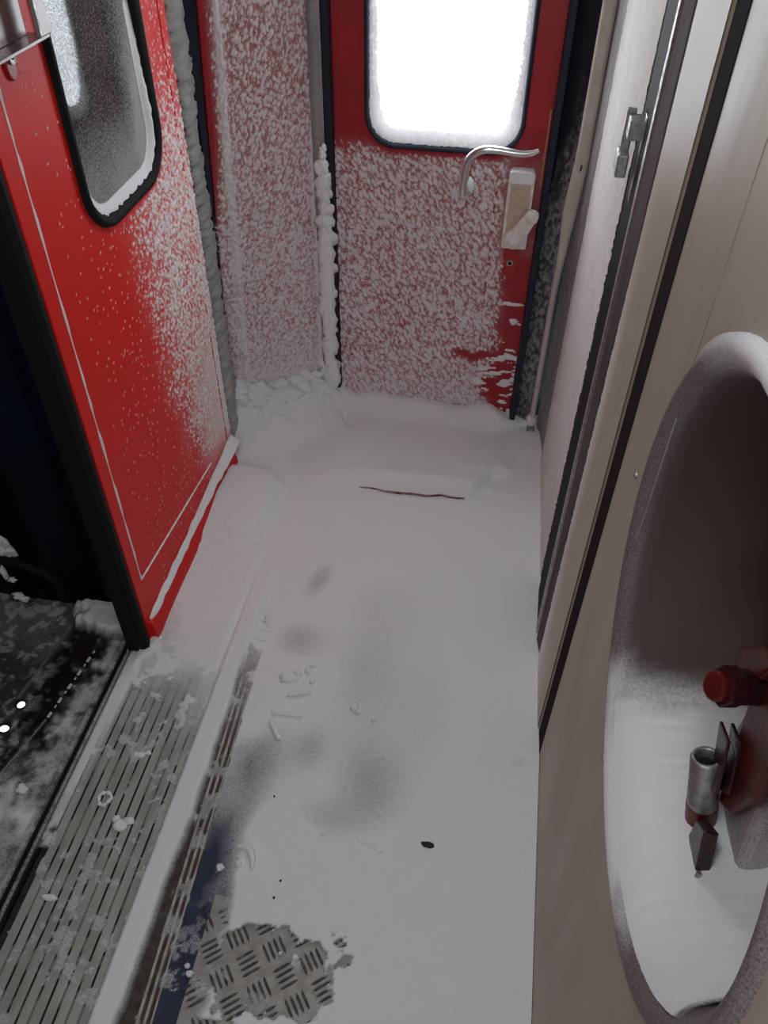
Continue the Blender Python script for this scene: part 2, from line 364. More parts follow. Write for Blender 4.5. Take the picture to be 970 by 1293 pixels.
def lumps(u, v, size, mask, amp, s=0, st=(1, 1), ang=0.0, warp=0.5):
    """height of rime lumps: round-topped cells that shrink and vanish with the mask"""
    ca, sa = math.cos(ang), math.sin(ang); a = (u * ca + v * sa) / size / st[0]; b = (-u * sa + v * ca) / size / st[1]
    wx = (fbm(a * 1.3, b * 1.3, s + 50, 2) - .5) * warp * 2; wy = (fbm(a * 1.3 + 9, b * 1.3, s + 60, 2) - .5) * warp * 2
    d, r = cell(a + wx, b + wy, s); d2, r2 = cell((a - wy) * 1.9 + 5, (b + wx) * 1.9, s + 3)
    k1 = np.clip(1 - (d / (0.34 + 0.40 * r)) ** 2, 0, 1) ** .8 * (r < mask * 1.2)
    k2 = np.clip(1 - (d2 / (0.26 + 0.36 * r2)) ** 2, 0, 1) ** .8 * (r2 < mask * 1.1 - 0.15)
    h = np.maximum(k1 * (0.5 + 0.5 * r), k2 * 0.5)
    return amp * h * ss(0.0, 0.4, mask) * (.8 + .4 * vn(a * 7, b * 7, s + 9))
def cover_of(h, amp): return ss(.05, .55, h / amp)

# ================================================================== STRUCTURE
XL, XR, YD = -0.785, 0.215, 2.22
# ---- floor under the snow
struct(MB().box(-0.52, 0.26, -0.9, 2.30, -0.04, 0.0).build('floor', M['lino']))
# base under threshold, gangway floor
# ---- ceiling
struct(MB().box(-1.7, 0.45, -0.9, 2.36, 2.25, 2.30).build('ceiling', M['ceiling']))

# ---- right wall: a main panel pierced by the round niche, then the strips of the door frame
NY, NZ, NR = 0.505, 1.04, 0.318
circ = [(NY + (NR - .012) * math.cos(2 * math.pi * k / 96), NZ + (NR - .012) * math.sin(2 * math.pi * k / 96)) for k in range(96)]
wr = struct(holed('wall_right', (-0.9, 0.995, -0.02, 2.25), circ, lambda u, v, w: (w, u, v), XR, XR + 0.02, M['beige']))
def strip(name, pts, m, parent, z0=-0.01, z1=2.25, th=0.02, bevel=0.0):
    """vertical strip following pts (x,y) with its face on that line, thickness away from the room"""
    n = len(pts); V = []; Fc = []
    for x, y in pts: V += [(x, y, z0), (x, y, z1)]
    for x, y in pts: V += [(x + th, y, z0), (x + th, y, z1)]
    for i in range(n - 1):
        a = 2 * i; Fc += [(a, a + 2, a + 3, a + 1), (2 * n + a + 1, 2 * n + a + 3, 2 * n + a + 2, 2 * n + a)]
        Fc += [(a + 1, a + 3, 2 * n + a + 3, 2 * n + a + 1), (a, 2 * n + a, 2 * n + a + 2, a + 2)]
    Fc += [(0, 1, 2 * n + 1, 2 * n), (2 * n - 2, 4 * n - 2, 4 * n - 1, 2 * n - 1)]
    o = raw(name, V, Fc, m, parent, bevel=bevel)
    bm = bmesh.new(); bm.from_mesh(o.data); bmesh.ops.recalc_face_normals(bm, faces=bm.faces); bm.to_mesh(o.data); bm.free()
    return o
def frosted_strip(name, p0, p1, zlo, zhi, dustfn, m, parent, st=0.006, amp=0.0012, s=5, size=0.006):
    L = math.hypot(p1[0] - p0[0], p1[1] - p0[1]); u, v = grid(0, L, zlo, zhi, st)
    d = dustfn(u / L, v); t = u / L; nx, ny = -(p1[1] - p0[1]) / L, (p1[0] - p0[0]) / L
    if nx > 0: nx, ny = -nx, -ny
    h = amp * d * (vn(u / size, v / size, s) + .6 * vn(u / size * 2.1, v / size * 2.1, s + 1)) + 0.0008
    X = p0[0] + (p1[0] - p0[0]) * t + nx * h; Y = p0[1] + (p1[1] - p0[1]) * t + ny * h
    return sheet(name, u, v, (X, Y, v), m, parent, {'dust': d})
struct(strip('trim_1', [(0.2135, 0.996), (0.2115, 1.052)], M['groove'], None))          # dark groove beside main panel
t2 = struct(strip('trim_2', [(0.2122, 1.053), (0.209, 1.07), (0.207, 1.27), (0.212, 1.284)], M['beige'], None))
frosted_strip('frost_film', (0.2085, 1.062), (0.207, 1.268), 0.0, 1.6,
              lambda u, v: np.clip(0.05 + 0.75 * ss(0.60, 1.0, u + .1 * (fbm(u * 9, v * 20, 31) - .5)) * ss(1.35, .8, v) + 0.5 * ss(0.50, 0.0, v) * ss(.1, .5, u) + .16 * (fbm(u * 9, v * 40, 3) - .5), 0, 1),
              M['beige_frost'], t2, amp=.002)
t3 = struct(strip('trim_3', [(0.2085, 1.285), (0.2065, 1.287), (0.199, 1.332), (0.205, 1.345)], M['brown_trim'], None, bevel=0.002))
t4 = struct(strip('trim_4', [(0.203, 1.347), (0.197, 1.352), (0.197, 1.372), (0.203, 1.376)], M['steel'], None, z0=0.0))
struct(strip('trim_5', [(0.203, 1.378), (0.199, 1.39), (0.200, 1.50), (0.205, 1.516)], M['rubber'], None, z0=0.0))
t6 = struct(strip('trim_6', [(0.206, 1.518), (0.204, 1.56), (0.193, 2.00), (0.191, 2.045)], M['beige'], None))
frosted_strip('frost_film', (0.2047, 1.535), (0.191, 2.035), 0.0, 1.6,
              lambda u, v: np.clip(0.45 + 0.35 * ss(1.5, 0.9, v) - .2 * ss(.8, 1, u) + .35 * (fbm(u * 14, v * 30, 8) - .5), 0, 1), M['beige_frost'], t6, amp=0.0035)
t7 = struct(strip('trim_7', [(0.1905, 2.048), (0.178, 2.14), (0.165, 2.165)], M['grey_trim'], None))
u_, v_ = grid(0, 1, 0, 1.6, 0.05)

# ---- front wall around the exterior door
def wall_front():
    b = MB().box(-0.95, -0.53, 2.30, 2.36, 0, 2.25).box(0.15, 0.30, 2.24, 2.36, 0, 2.25).box(-0.53, 0.15, 2.26, 2.36, 1.98, 2.25)
    b.box(-0.95, -0.53, 2.22, 2.30, 1.98, 2.25)
    return struct(b.build('wall_front', M['ceiling']))
wall_front()
# ---- back wall with the opposite exterior door's window opening, behind the camera
struct(holed('wall_back', (-1.7, 0.45, 0, 2.25), rrect(-0.35, 0.05, 1.20, 1.92, 0.08), lambda u, v, w: (u, w, v), -0.90, -0.84, M['beige']))
# ---- left side of the vestibule: solid wall behind the camera, gangway opening, header
struct(MB().box(-0.87, -0.80, -0.9, 0.02, 0, 2.25).box(-0.87, -0.80, 0.02, 2.0, 2.02, 2.25).build('wall_left', M['red_deep']))
# ---- the navy bellows of the gangway
def gangway():
    n = 60; V = []; Fc = []
    prof = []
    for k in range(n + 1):
        t = k / n; x = -0.835 - 0.80 * t; prof.append((x, 1.275 + 0.018 * math.cos(t * math.pi * 2 * 5)))
    for x, y in prof: V += [(x, y, -0.05), (x, y, 2.25)]
    for k in range(n): Fc.append((2 * k, 2 * k + 1, 2 * k + 3, 2 * k + 2))
    m = len(V)
    V += [(-1.635, 1.29, -0.05), (-1.635, 1.29, 2.25), (-1.635, -0.9, -0.05), (-1.635, -0.9, 2.25)]
    Fc.append((m, m + 1, m + 3, m + 2))
    o = raw('wall_gangway', V, Fc, M['navy'], None, smooth=True)
    s = o.modifiers.new('thick', 'SOLIDIFY'); s.thickness = 0.02; s.offset = 0
    return struct(o)
gangway()
struct(MB().box(-1.20, -1.17, 1.31, 2.36, -.05, 2.25).box(-1.17, -.90, 2.30, 2.36, -.05, 2.25).box(-1.17, -.803, 1.30, 2.30, -.08, -.03).build('wall_pocket', M['darkwall']))  # pocket walls; the low slab is added to stop light leaking from below

# ================================================================== EXTERIOR DOOR (front)
d1 = link(bpy.data.objects.new('door_1', None)); d1.location = (-0.21, YD, 0)
struct(d1, 'red exterior door at the far end, bright white window above and thick frost below')
W1 = (-0.405, 0.000, 0.905, 1.80, 0.075)
fy = lambda u, v, w: (u, w, v)
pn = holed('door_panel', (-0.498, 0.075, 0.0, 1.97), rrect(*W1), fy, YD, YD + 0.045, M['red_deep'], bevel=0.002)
def front_dust(u, v):
    top = 0.90 + 0.03 * (fbm(u * 12, v * 12, 2) - .5)
    m = ss(top + .04, top - .05, v)
    bare = ss(-0.035, 0.03, u + (fbm(u * 18, v * 18, 31) - .5) * .05) * ss(0.66, 0.60, v)             # wiped strip down the right edge
    bare = np.maximum(bare, ss(-0.02, 0.01, u) * ss(.56, .60, v) * ss(0.93, .88, v) * .45)
    streak = ss(-0.17, -0.10, u) * ss(0.035, 0.0, np.abs(v - 0.285 + 0.02 * vn(u * 30, v * 0, 4)))
    low = ss(-0.06, 0.01, u + (vn(u * 9, v * 70, 77) - .5) * .12) * ss(0.29, 0.24, v)
    m = m * (1 - np.clip(np.maximum(np.maximum(bare, streak), low), 0, 1))
    return np.clip(m, 0, 1)
u, v = grid(-0.496, 0.073, 0.0, 1.0, 0.0024)
dm = front_dust(u, v); win = in_rr(u, v, *W1)
dm = dm * ss(0.012, 0.03, win)
h = lumps(u, v, 0.0140, dm * (0.84 + .3 * fbm(u * 10, v * 10, 12)), 0.0090, s=1, st=(0.72, 1.30), ang=0.45, warp=.35)
lock = ss(-0.035, -0.015, u) * ss(.60, .64, v) * ss(.93, .88, v)
h = h * (1 - 0.9 * lock)
ridge = bump(u, v, -0.03, 0.40, .003, .28) * .0
keep = (win > 0.008) & (v < 0.97)
dust = dm * (0.10 + .22 * fbm(u * 30, v * 30, 6) + 0.30 * ss(0.28, 0.0, v)) + 0.015
dust = np.clip(dust + .82 * cover_of(h, .0090), 0, 1)
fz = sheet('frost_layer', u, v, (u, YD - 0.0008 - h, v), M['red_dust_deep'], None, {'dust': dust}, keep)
fz['label'] = 'pinkish white rime lumps on the lower door'; fz['kind'] = 'stuff'
# smeared snow scraps over the wiped patch
u, v = grid(-0.10, 0.073, 0.02, 0.52, 0.0022)
sm = fbm(u * 22, v * 75, 91, 4); k = ss(.60, .68, sm - .05 * ss(.1, .5, v)) * ss(-.10, -.04, u) * ss(.52, .42, v) * (1 - ss(.03, .0, np.abs(v - .29)) * .7)
sc = sheet('snow_smear', u, v, (u, YD - 0.0012 - k * .003, v), M['frost'], None, None, k > .15); sc['kind'] = 'stuff'
# seams
seam = MB().box(-0.050, -0.047, YD - 0.0035, YD, 0.22, 0.86).build('panel_seam', M['red_deep'])
edge = MB().box(0.066, 0.070, YD - 0.004, YD, 0.82, 1.02).build('edge_strip', M['gold']); edge['label'] = 'thin worn brass strip'
# gasket of the window
def gasket(name, W, fn, wface, out, m, g=0.022, sgn=-1, parent=None):
    u0, u1, v0, v1, r = W; L = []
    for off, dep in ((g, 0.0), (g * .85, out), (g * .35, out * 1.15), (0.0, out * .6), (-g * .35, out * .2), (-g * .35, -0.02)):
        L.append([fn(a, b, wface + sgn * dep) for a, b in rrect(u0 - off, u1 + off, v0 - off, v1 + off, r + off, 10)])
    return ring(name, L, m, parent)
gk = gasket('window_gasket', W1, fy, YD, 0.006, M['rubber_navy'], g=0.009)
# frosted glass
u, v = grid(W1[0] - .004, W1[1] + .004, W1[2] - .004, W1[3] + .004, 0.004)
sd = in_rr(u, v, *W1)
rim = ss(-0.036, -0.008, sd + .014 * (vn(u * 220, v * 220, 3) - .5) + .010 * ss(1.15, .95, v))
pane = sheet('window_pane', u, v, (u, np.full_like(u, YD + 0.02), v), M['glass'], None, {'dust': np.clip(rim * .9 + .03, 0, 1)}, sd < 0.006)
# rime bead round the glass edge
u, v = grid(W1[0], W1[1], W1[2], 1.5, 0.003)
sd = in_rr(u, v, *W1); mk = ss(-0.018 - .020 * ss(1.1, .95, v) - .008 * vn(u * 200, v * 200, 15), -0.006, sd)
hh = mk * (0.004 + .010 * vn(u * 160, v * 160, 5)) - .001 + .004 * mk * vn(u * 320, v * 320, 6)
rb = sheet('rime_bead', u, v, (u, YD + 0.018 - hh, v), M['rime'], None, None, (hh > 0) & (sd < 0.0)); rb['kind'] = 'stuff'
# lever handle
lever = MB()
P = []
for k in range(9):
    a = math.pi + (-math.pi / 2) * k / 8; P.append((-0.075 + 0.062 * math.cos(a), YD - 0.052, 0.868 + 0.062 * math.sin(a)))
P = [(-0.136, YD - 0.046, 0.806), (-0.137, YD - .052, 0.835)] + P + [(-0.045, YD - .052, 0.929), (-0.015, YD - .053, 0.926), (0.015, YD - .053, 0.925), (0.036, YD - .052, 0.929), (0.050, YD - .050, 0.935)]
lever.tube(P, [.0115, .0112] + [.0105] * 9 + [.0100, .0095, .0090, .0080, .0060], 14)
lv = lever.build('lever_handle', M['chrome'], None, True); lv['label'] = 'chrome curved lever'
hub = MB().tube([(-0.130, YD + .001, 0.812), (-0.130, YD - .04, 0.812)], .016, 16).tube([(-0.133, YD - .035, 0.812), (-0.136, YD - .05, 0.806)], [.016, .012], 16).build('handle_hub', M['chrome'], None, True)
hubsnow = MB().tube([(-0.118, YD - .030, 0.805), (-0.117, YD - .034, 0.820), (-0.119, YD - .032, 0.838), (-.121, YD - .03, .848)], [.006, .010, .008, .002], 10).build('snow_cap', M['snow'], None, True)
adopt(lv, hubsnow)
# lock box with turned knob
bx = MB().prism(rrect(-0.018, 0.052, 0.655, 0.868, .006, 3), fy, YD - 0.030, YD).build('lock_box', M['white_enamel'], None, bevel=.003); bx['label'] = 'frosty white lock box'
face = MB().prism(rrect(-0.010, 0.044, 0.70, 0.838, .004, 3), fy, YD - 0.0322, YD - .029).build('lock_face', M['tan']); face['label'] = 'tan face of the lock box'
cap = MB().prism(rrect(-0.016, 0.050, 0.838, 0.872, .008, 3), fy, YD - 0.036, YD - .0).build('snow_cap', M['snow'], None, bevel=.004)
kb = MB().tube([(0.016, YD - .028, 0.690), (0.016, YD - .052, 0.690), (.016, YD - .058, .690)], [.028, .026, .018], 20).build('knob_boss', M['white_enamel'], None, True)
kl = MB().tube([(0.012, YD - .046, 0.684), (0.030, YD - .048, 0.715), (0.048, YD - .050, 0.748), (0.058, YD - .050, 0.766), (.062, YD - .05, .772)], [.020, .023, .019, .019, .012], 18).build('knob_lever', M['white_enamel'], None, True)
ke = MB().tube([(0.056, YD - .052, 0.764), (0.056, YD - .070, 0.762), (.056, YD - .074, .761)], [.019, .017, .010], 18).build('knob_tip', M['white_enamel'], None, True)
adopt(bx, face, cap, kb, kl, ke)
kp = MB().prism(rrect(-0.008, 0.034, 0.565, 0.655, .004, 3), fy, YD - 0.004, YD).build('keyhole_plate', M['red_deep'], None, bevel=.0015)
kh = MB().tube([(0.013, YD - .0035, 0.60), (0.013, YD - .0075, 0.60)], .0095, 16).build('keyhole_ring', M['steel'], None, True)
ki = MB().tube([(0.013, YD - .005, 0.60), (0.013, YD - .0080, 0.60)], .0055, 12).build('keyhole', M['black'], None, True)
adopt(kp, kh, ki)
adopt(d1, pn, fz, sc, seam, edge, gk, pane, rb, lv, hub, bx, kp)

# ---- seals and jambs either side of the exterior door
sl = struct(MB().box(-0.520, -0.499, 2.195, 2.29, 0.0, 1.97).build('trim_8', M['rubber_navy'], None, bevel=.004))
sl2 = struct(MB().box(0.076, 0.094, 2.19, 2.29, 0.0, 1.97).build('trim_9', M['rubber_navy'], None, bevel=.004))
def jamb():
    # dark jamb between door seal and post, crusted with grey rime towards the floor
    u, v = grid(0, 1, -0.01, 1.97, 0.006); u, v = np.meshgrid(np.linspace(0, 1, 16), np.linspace(-0.01, 1.97, 420))
    d = ss(1.05, .70, v + .30 * (fbm(u * 5, v * 9, 41) - .5) - .25 * (u - .5)) * (0.10 + .55 * ss(.35, .65, fbm(u * 10, v * 90, 42))) + .0
    hN = d * .008 * vn(u * 9, v * 110, 43) + d * .004 * vn(u * 16, v * 210, 44)
    X = 0.094 + .055 * u; Y = 2.225 - .035 * u - hN - .004 * np.sin(u * math.pi)
    o = sheet('trim_10', u, v, (X, Y, v), M['rubber_frost'], None, {'dust': np.clip(d, 0, 1)})
    return struct(o)
jamb()
MBj = struct(MB().box(0.094, 0.20, 2.235, 2.30, 0, 1.97).build('trim_11', M['rubber_navy']))
# beige post with swollen foot guard, narrowing to a pipe
def post():
    r = thing('corner_post', 'tall beige post right of the far red door, narrowing to a pipe near the floor', 'post', (0.16, 2.15, 0.04))
    V = []; Fc = []; zs = np.linspace(0.09, 2.0, 80); n = 16
    for z in zs:
        t = float(ss(.95, .50, np.array(z))); rt_ = .178 * (1 - t) + .157 * t; lf_ = .1445 * (1 - t) + .1385 * t - .008 * math.exp(-((z - .80) / .09) ** 2)
        wl = (rt_ - lf_) / 2; cx = (rt_ + lf_) / 2; cyy = 2.150
        for k in range(n):
            a = 2 * math.pi * k / n; ca, sa = math.cos(a), math.sin(a); e = 0.6 + .4 * t
            V.append((cx + wl * math.copysign(abs(ca) ** e, ca), cyy + .016 * math.copysign(abs(sa) ** e, sa), z))
    for i in range(len(zs) - 1):
        for k in range(n): Fc.append((i * n + k, i * n + (k + 1) % n, (i + 1) * n + (k + 1) % n, (i + 1) * n + k))
    Fc += [tuple(range(n - 1, -1, -1)), tuple((len(zs) - 1) * n + k for k in range(n))]
    a = raw('post_body', V, Fc, M['post'], None, True)
    c = MB().tube([(.147, 2.15, .085), (.147, 2.15, .105), (.147, 2.15, .118)], [.017, .018, .012], 14).build('collar', M['white_enamel'], None, True)
    b = MB().box(.134, .160, 2.138, 2.162, .0, .088).build('foot_bracket', M['steel'], None, bevel=.004)
    s = MB().prism([(0, 0), (.003, .002), (.005, .014), (.002, .016)], lambda u, v, w: (.158 + u, w, .905 + v), 2.126, 2.1345).build('slot', M['black'])
    adopt(r, a, c, b, s)
post()

# ================================================================== frosted angled panel left of the door
def frosted_panel():
    A = (-0.835, 2.045); B = (-0.545, 2.205)
    u, v = np.meshgrid(np.linspace(0, 1, 140), np.linspace(0.0, 1.52, 600))
    lean = 0.065 * (v / 1.25) * (1 - u)          # left edge leans inwards with height
    w = u * 0.33
    top = ss(.10, .16, u) + ss(.95, .6, v) * .8
    dens = np.clip(ss(.02, .14, u + .12 * ss(1.0, .5, v)) * (0.75 + .25 * ss(1.1, .5, v)), 0, 1)
    h = lumps(w, v, 0.0120, dens * (0.84 + .35 * fbm(w * 12, v * 12, 22)), 0.0070, s=21, st=(.8, 1.15), ang=-.35, warp=.35)
    rid = np.exp(-((u - (.155 + .012 * (vn(u * 0, v * 12, 5) - .5))) / .035) ** 2)
    rid2 = np.exp(-((u - .955) / .03) ** 2) * ss(1.0, .8, v)
    rr = (rid * (0.6 + .5 * ss(1.0, .3, v)) + rid2) * (0.15 + 1.3 * vn(w * 110, v * 85, 25) * (.5 + vn(w * 230, v * 200, 28)))
    h = np.maximum(h, rr * .013 - .002)
    h = h + ss(.22, .05, v) * .012 * (fbm(w * 40, v * 40, 26))
    nx, ny = 0.483, -0.876
    X0 = A[0] + (B[0] - A[0]) * u + lean; Y0 = A[1] + (B[1] - A[1]) * u
    dust = np.clip(dens * (.20 + .30 * fbm(w * 40, v * 40, 27)) + .75 * rid + .01 + ss(.35, .1, v) * .5, 0, 1)
    dust = np.clip(dust + .78 * cover_of(h, .0070), 0, 1)
    h = h + .0006
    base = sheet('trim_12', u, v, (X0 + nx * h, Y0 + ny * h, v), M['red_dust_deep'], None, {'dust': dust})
    sol = base.modifiers.new('thick', 'SOLIDIFY'); sol.thickness = .02; sol.offset = -1
    struct(base, 'frosted red corner panel between the left door and the far door')
frosted_panel()
struct(MB().box(-0.90, -0.82, 2.075, 2.30, 0, 2.25).build('trim_13', M['rubber_navy']))
# grey weather strip between panel and door seal
def wstrip():
    u, v = np.meshgrid(np.linspace(0, 1, 14), np.linspace(0, 1.97, 500))
    d = np.clip(.30 + .5 * fbm(u * 4, v * 25, 51), 0, 1)
    X = -0.552 + .034 * u; Y = 2.190 - .012 * np.sin(u * math.pi) - .004 * vn(u * 3, v * 120, 52)
    return struct(sheet('trim_14', u, v, (X, Y, v), M['brush'], None, {'dust': d}))
wstrip()
# brush seal between left door and the frosted panel
def brush():
    u, v = np.meshgrid(np.linspace(0, 1, 22), np.linspace(0, 1.6, 700))
    wid = 0.020 + .006 * fbm(v * 3, v * 0, 61)
    a = (u - .5) * math.pi * 1.1
    rr = wid * (1 + .35 * (vn(u * 4, v * 70, 62) - .5) + .2 * (vn(u * 8, v * 190, 63) - .5))
    X = -0.812 + rr * np.cos(a) * 1.0; Y = 1.955 + .02 * ss(0, 1.25, v) + 2.2 * rr * np.sin(a)
    d = np.clip(.35 + .5 * fbm(u * 5, v * 60, 64) + .25 * ss(.8, .2, v), 0, 1)
    return struct(sheet('trim_15', u, v, (X, Y, v), M['brush'], None, {'dust': d}))
brush()
struct(MB().box(-0.90, -0.842, 1.90, 2.075, -.05, 2.02).build('gap_plug', M['rubber']))  # black box behind the brush, stretched to plug a light leak
# plump snow lumps stacked on the seam left of the far door
def blob_mesh(name, items, m, rough=.25, seed=0, sub=3):
    bm = bmesh.new(); rnd = random.Random(seed)
    for (x, y, z, rx, ry, rz) in items:
        g = bmesh.ops.create_icosphere(bm, subdivisions=sub, radius=1.0)['verts']; o1 = rnd.random() * 50
        P = np.array([tuple(q.co) for q in g]); k = 1 + rough * ((vn(P[:, 0] * 2.2 + o1, P[:, 1] * 2.2 + P[:, 2] * 1.7, seed) - .5) + .5 * (vn(P[:, 0] * 5 + o1, P[:, 2] * 5 + P[:, 1] * 3, seed + 1) - .5)) * 2
        for q, kk, p in zip(g, k, P): q.co = (x + p[0] * rx * kk, y + p[1] * ry * kk, z + p[2] * rz * kk)
    me = bpy.data.meshes.new(name); bm.to_mesh(me); bm.free(); me.materials.append(m)
    me.polygons.foreach_set('use_smooth', [True] * len(me.polygons))
    return link(bpy.data.objects.new(name, me))
rnd = random.Random(4); it = []; z = 0.10
while z < 0.90:
    r = (.023 if z < .8 else .023 * (0.95 - z) / .15) * (0.9 + .3 * rnd.random()); it.append((-0.521 + rnd.uniform(-.003, .003), 2.172, z, max(r, .006) * .95, .016, max(r * rnd.uniform(1.1, 1.9), .012))); z += max(r, .008) * 1.7
sb = blob_mesh('snow_ridge', it, M['snow'], .38, 3)
tag(sb, 'knobbly white snow ridge stuck up the seam left of the far red door', 'snow', kind='stuff')

# ================================================================== LEFT DOOR
d2 = link(bpy.data.objects.new('door_2', None)); d2.location = (XL - .02, 1.5, 0)
struct(d2, 'bright red door on the left with a tall frosty window and black rubber edge')
W2 = (1.375, 1.722, 1.005, 1.86, 0.088)
fx = lambda u, v, w: (w, u, v)
Y0, Y1 = 1.152, 1.885
p2 = holed('door_panel', (Y0, Y1, 0.004, 1.98), rrect(*W2), fx, XL, XL - .04, M['red'], bevel=.002)
u, v = grid(Y0 + .002, Y1 - .002, 0.006, 1.55, 0.0026)
win = in_rr(u, v, *W2)
lim = 1.50 + .10 * ss(.55, .2, v) + .16 * ss(1.0, 1.45, v) + .10 * (fbm(u * 9, v * 9, 71) - .5)
mk = ss(lim - .10, lim + .22, u) * ss(.10, .22, v + .25 * (u - 1.75)) * (1 - .75 * ss(.95, 1.25, v)) 
mk = mk * ss(.02, .045, win)
tex = mk * (.55 + .55 * fbm(u * 16, v * 16, 72))
fine = ss(1.62, 1.80, u) * ss(.62, .35, v)          # lower far corner: even fine rime instead of lumps
h = lumps(u, v, 0.0105, np.clip(tex * (1 - .6 * fine), 0, 1.1), 0.0045, s=70, st=(.85, 1.2), ang=.6)
spk = (cell(u / .011, v / .011, 80)); sp = ((spk[1] > .92 - .14 * ss(1.2, 1.6, u)) & (spk[0] < .18)) & (win > .03) & (u > 1.25)
h = np.where(sp, np.maximum(h, .0018), h)
dust = np.clip(mk * (.05 + .22 * fbm(u * 30, v * 30, 73)) + fine * .62 * ss(.08, .2, v) + .25 * ss(1.80, 1.87, u) * ss(1.2, .7, v), 0, 1)
kp_ = (win > 0.010)
dust = np.clip(dust + .95 * cover_of(h, .0045) , 0, 1)
a1 = sheet('frost_layer', u, v, (XL + .0008 + h, u, v), M['red_dust'], None, {'dust': dust}, kp_); a1['kind'] = 'stuff'
# raised beads with rime on them
def bead(name, p, q, wdt, m, x=XL, seed=1, amp=.5):
    n = 160; P = []; R = []
    for k in range(n + 1):
        t = k / n; y = p[0] + (q[0] - p[0]) * t; z_ = p[1] + (q[1] - p[1]) * t
        P.append((x + .001, y, z_)); R.append(wdt * (1 - amp / 2 + amp * float(vn(np.array(t * 60.), np.array(0.), seed))))
    return MB().tube(P, R, 8).build(name, m, None, True)
b1 = bead('edge_bead', (1.190, .208), (1.207, 1.95), .0022, M['frost'], seed=2, amp=1.2)
b2 = bead('lower_bead', (1.190, .208), (1.70, .150), .0030, M['frost'], seed=3, amp=.6)
b3 = bead('far_bead', (1.845, .10), (1.845, 1.95), .0020, M['red'], seed=4)
# snow-laden kick ledge
kick = MB().prism([(0, .075), (.012, .072), (.020, .040), (.022, .0), (0, 0)], lambda a, b, w: (XL + a, w, b), 1.160, 1.86).build('kick_rail', M['red'])
u, v = grid(1.185, 1.872, 0, 1, .01); u, v = np.meshgrid(np.linspace(1.172, 1.875, 260), np.linspace(0, 1, 16))
g = .35 + .65 * ss(1.2, 1.8, u); gh = ss(1.165, 1.21, u)
X = XL + .001 + (.010 + .018 * ss(1.45, 1.85, u)) * v * gh; Z = .080 + .022 * ss(1.3, 1.8, u) - .010 * v ** 1.6 + .006 * vn(u * 40, v * 3, 5) * gh + .015 * ss(1.74, 1.86, u) * (1 - v)
ks = sheet('ledge_snow', u, v, (X, u, Z), M['snow'], None); ks['kind'] = 'stuff'
sol = ks.modifiers.new('t', 'SOLIDIFY'); sol.thickness = .006; sol.offset = -1
# rubber leading edge
r1 = MB().prism([(0, 0), (.006, .006), (.010, .022), (.0, .032), (-.045, .032), (-.05, .02), (-.05, 0)], lambda a, b, w: (XL - .004 + a, Y0 - b, w), -0.015, 1.98).build('rubber_edge', M['rubber'])
r1['label'] = 'black rubber leading edge'
gk2 = gasket('window_gasket', W2, fx, XL, .011, M['rubber'], g=.019, sgn=1)
u, v = grid(W2[0] - .004, W2[1] + .004, W2[2] - .004, W2[3] + .004, 0.004); sd = in_rr(u, v, *W2)
fro = np.clip(.50 * ss(1.20, 1.04, v) + .75 * ss(1.60, 1.715, u + .02 * (fbm(u * 20, v * 20, 5) - .5)) * ss(1.5, 1.15, v) + .20 + ss(-.03, -.005, sd) * .5, 0, .97)
fro = fro * (.85 + .45 * fbm(u * 25, v * 25, 9))
pane2 = sheet('window_pane', u, v, (np.full_like(u, XL - .008), u, v), M['glass'], None, {'dust': np.clip(fro, 0, .97)}, sd < .006)
# snow sill along the bottom and the far side of the glass
u, v = grid(W2[0], W2[1], W2[2], 1.5, .003); sd = in_rr(u, v, *W2)
mk = ss(-.026, -.006, sd) * np.clip(ss(1.14, 1.05, v) + ss(1.62, 1.70, u) * ss(1.45, 1.1, v), 0, 1)
hh = mk * (.016 + .005 * vn(u * 90, v * 90, 8)) - .001
sill2 = sheet('rime_bead', u, v, (XL - .007 + hh * .6, u, v), M['snow'], None, None, (hh > 0) & (sd < 0)); sill2['kind'] = 'stuff'
# handle: a horizontal plate and a smoky guard, and a cylinder escutcheon under it
hp = MB().box(XL, XL + .042, 1.13, 1.315, 1.355, 1.360).box(XL, XL + .012, 1.13, 1.30, 1.36, 1.55).build('handle_guard', M['plastic'], None, bevel=.001)
hp2 = MB().prism([(1.290, 1.36), (1.322, 1.36), (1.322, 1.60), (1.290, 1.60)], fx, XL + .036, XL + .042).build('guard_flap', M['plastic'], None, bevel=.001)
hp3 = MB().box(XL + .036, XL + .043, 1.287, 1.2905, 1.36, 1.60).build('guard_edge', M['steel'])
adopt(hp, hp2, hp3)
es = MB().prism([(1.245 + .014 * math.cos(a), 1.335 + .026 * math.sin(a)) for a in [2 * math.pi * k / 20 for k in range(20)]], fx, XL, XL + .006).build('lock_escutcheon', M['red_deep'], None, bevel=.002)
es2 = MB().tube([(XL + .004, 1.247, 1.340), (XL + .010, 1.247, 1.340)], .0085, 14).build('lock_cylinder', M['steel'], None, True)
es3 = MB().tube([(XL + .006, 1.247, 1.342), (XL + .0105, 1.247, 1.342)], .004, 10).build('keyhole', M['black'], None, True)
adopt(es, es2, es3)
drv = blob_mesh('foot_snow', [(XL + .012, 1.166, .008, .016, .014, .012), (XL + .02, 1.14, .004, .014, .02, .008)], M['snow'], .3, 9); drv['kind'] = 'stuff'
adopt(d2, p2, a1, b1, b2, b3, kick, ks, r1, gk2, pane2, sill2, hp, es, drv)

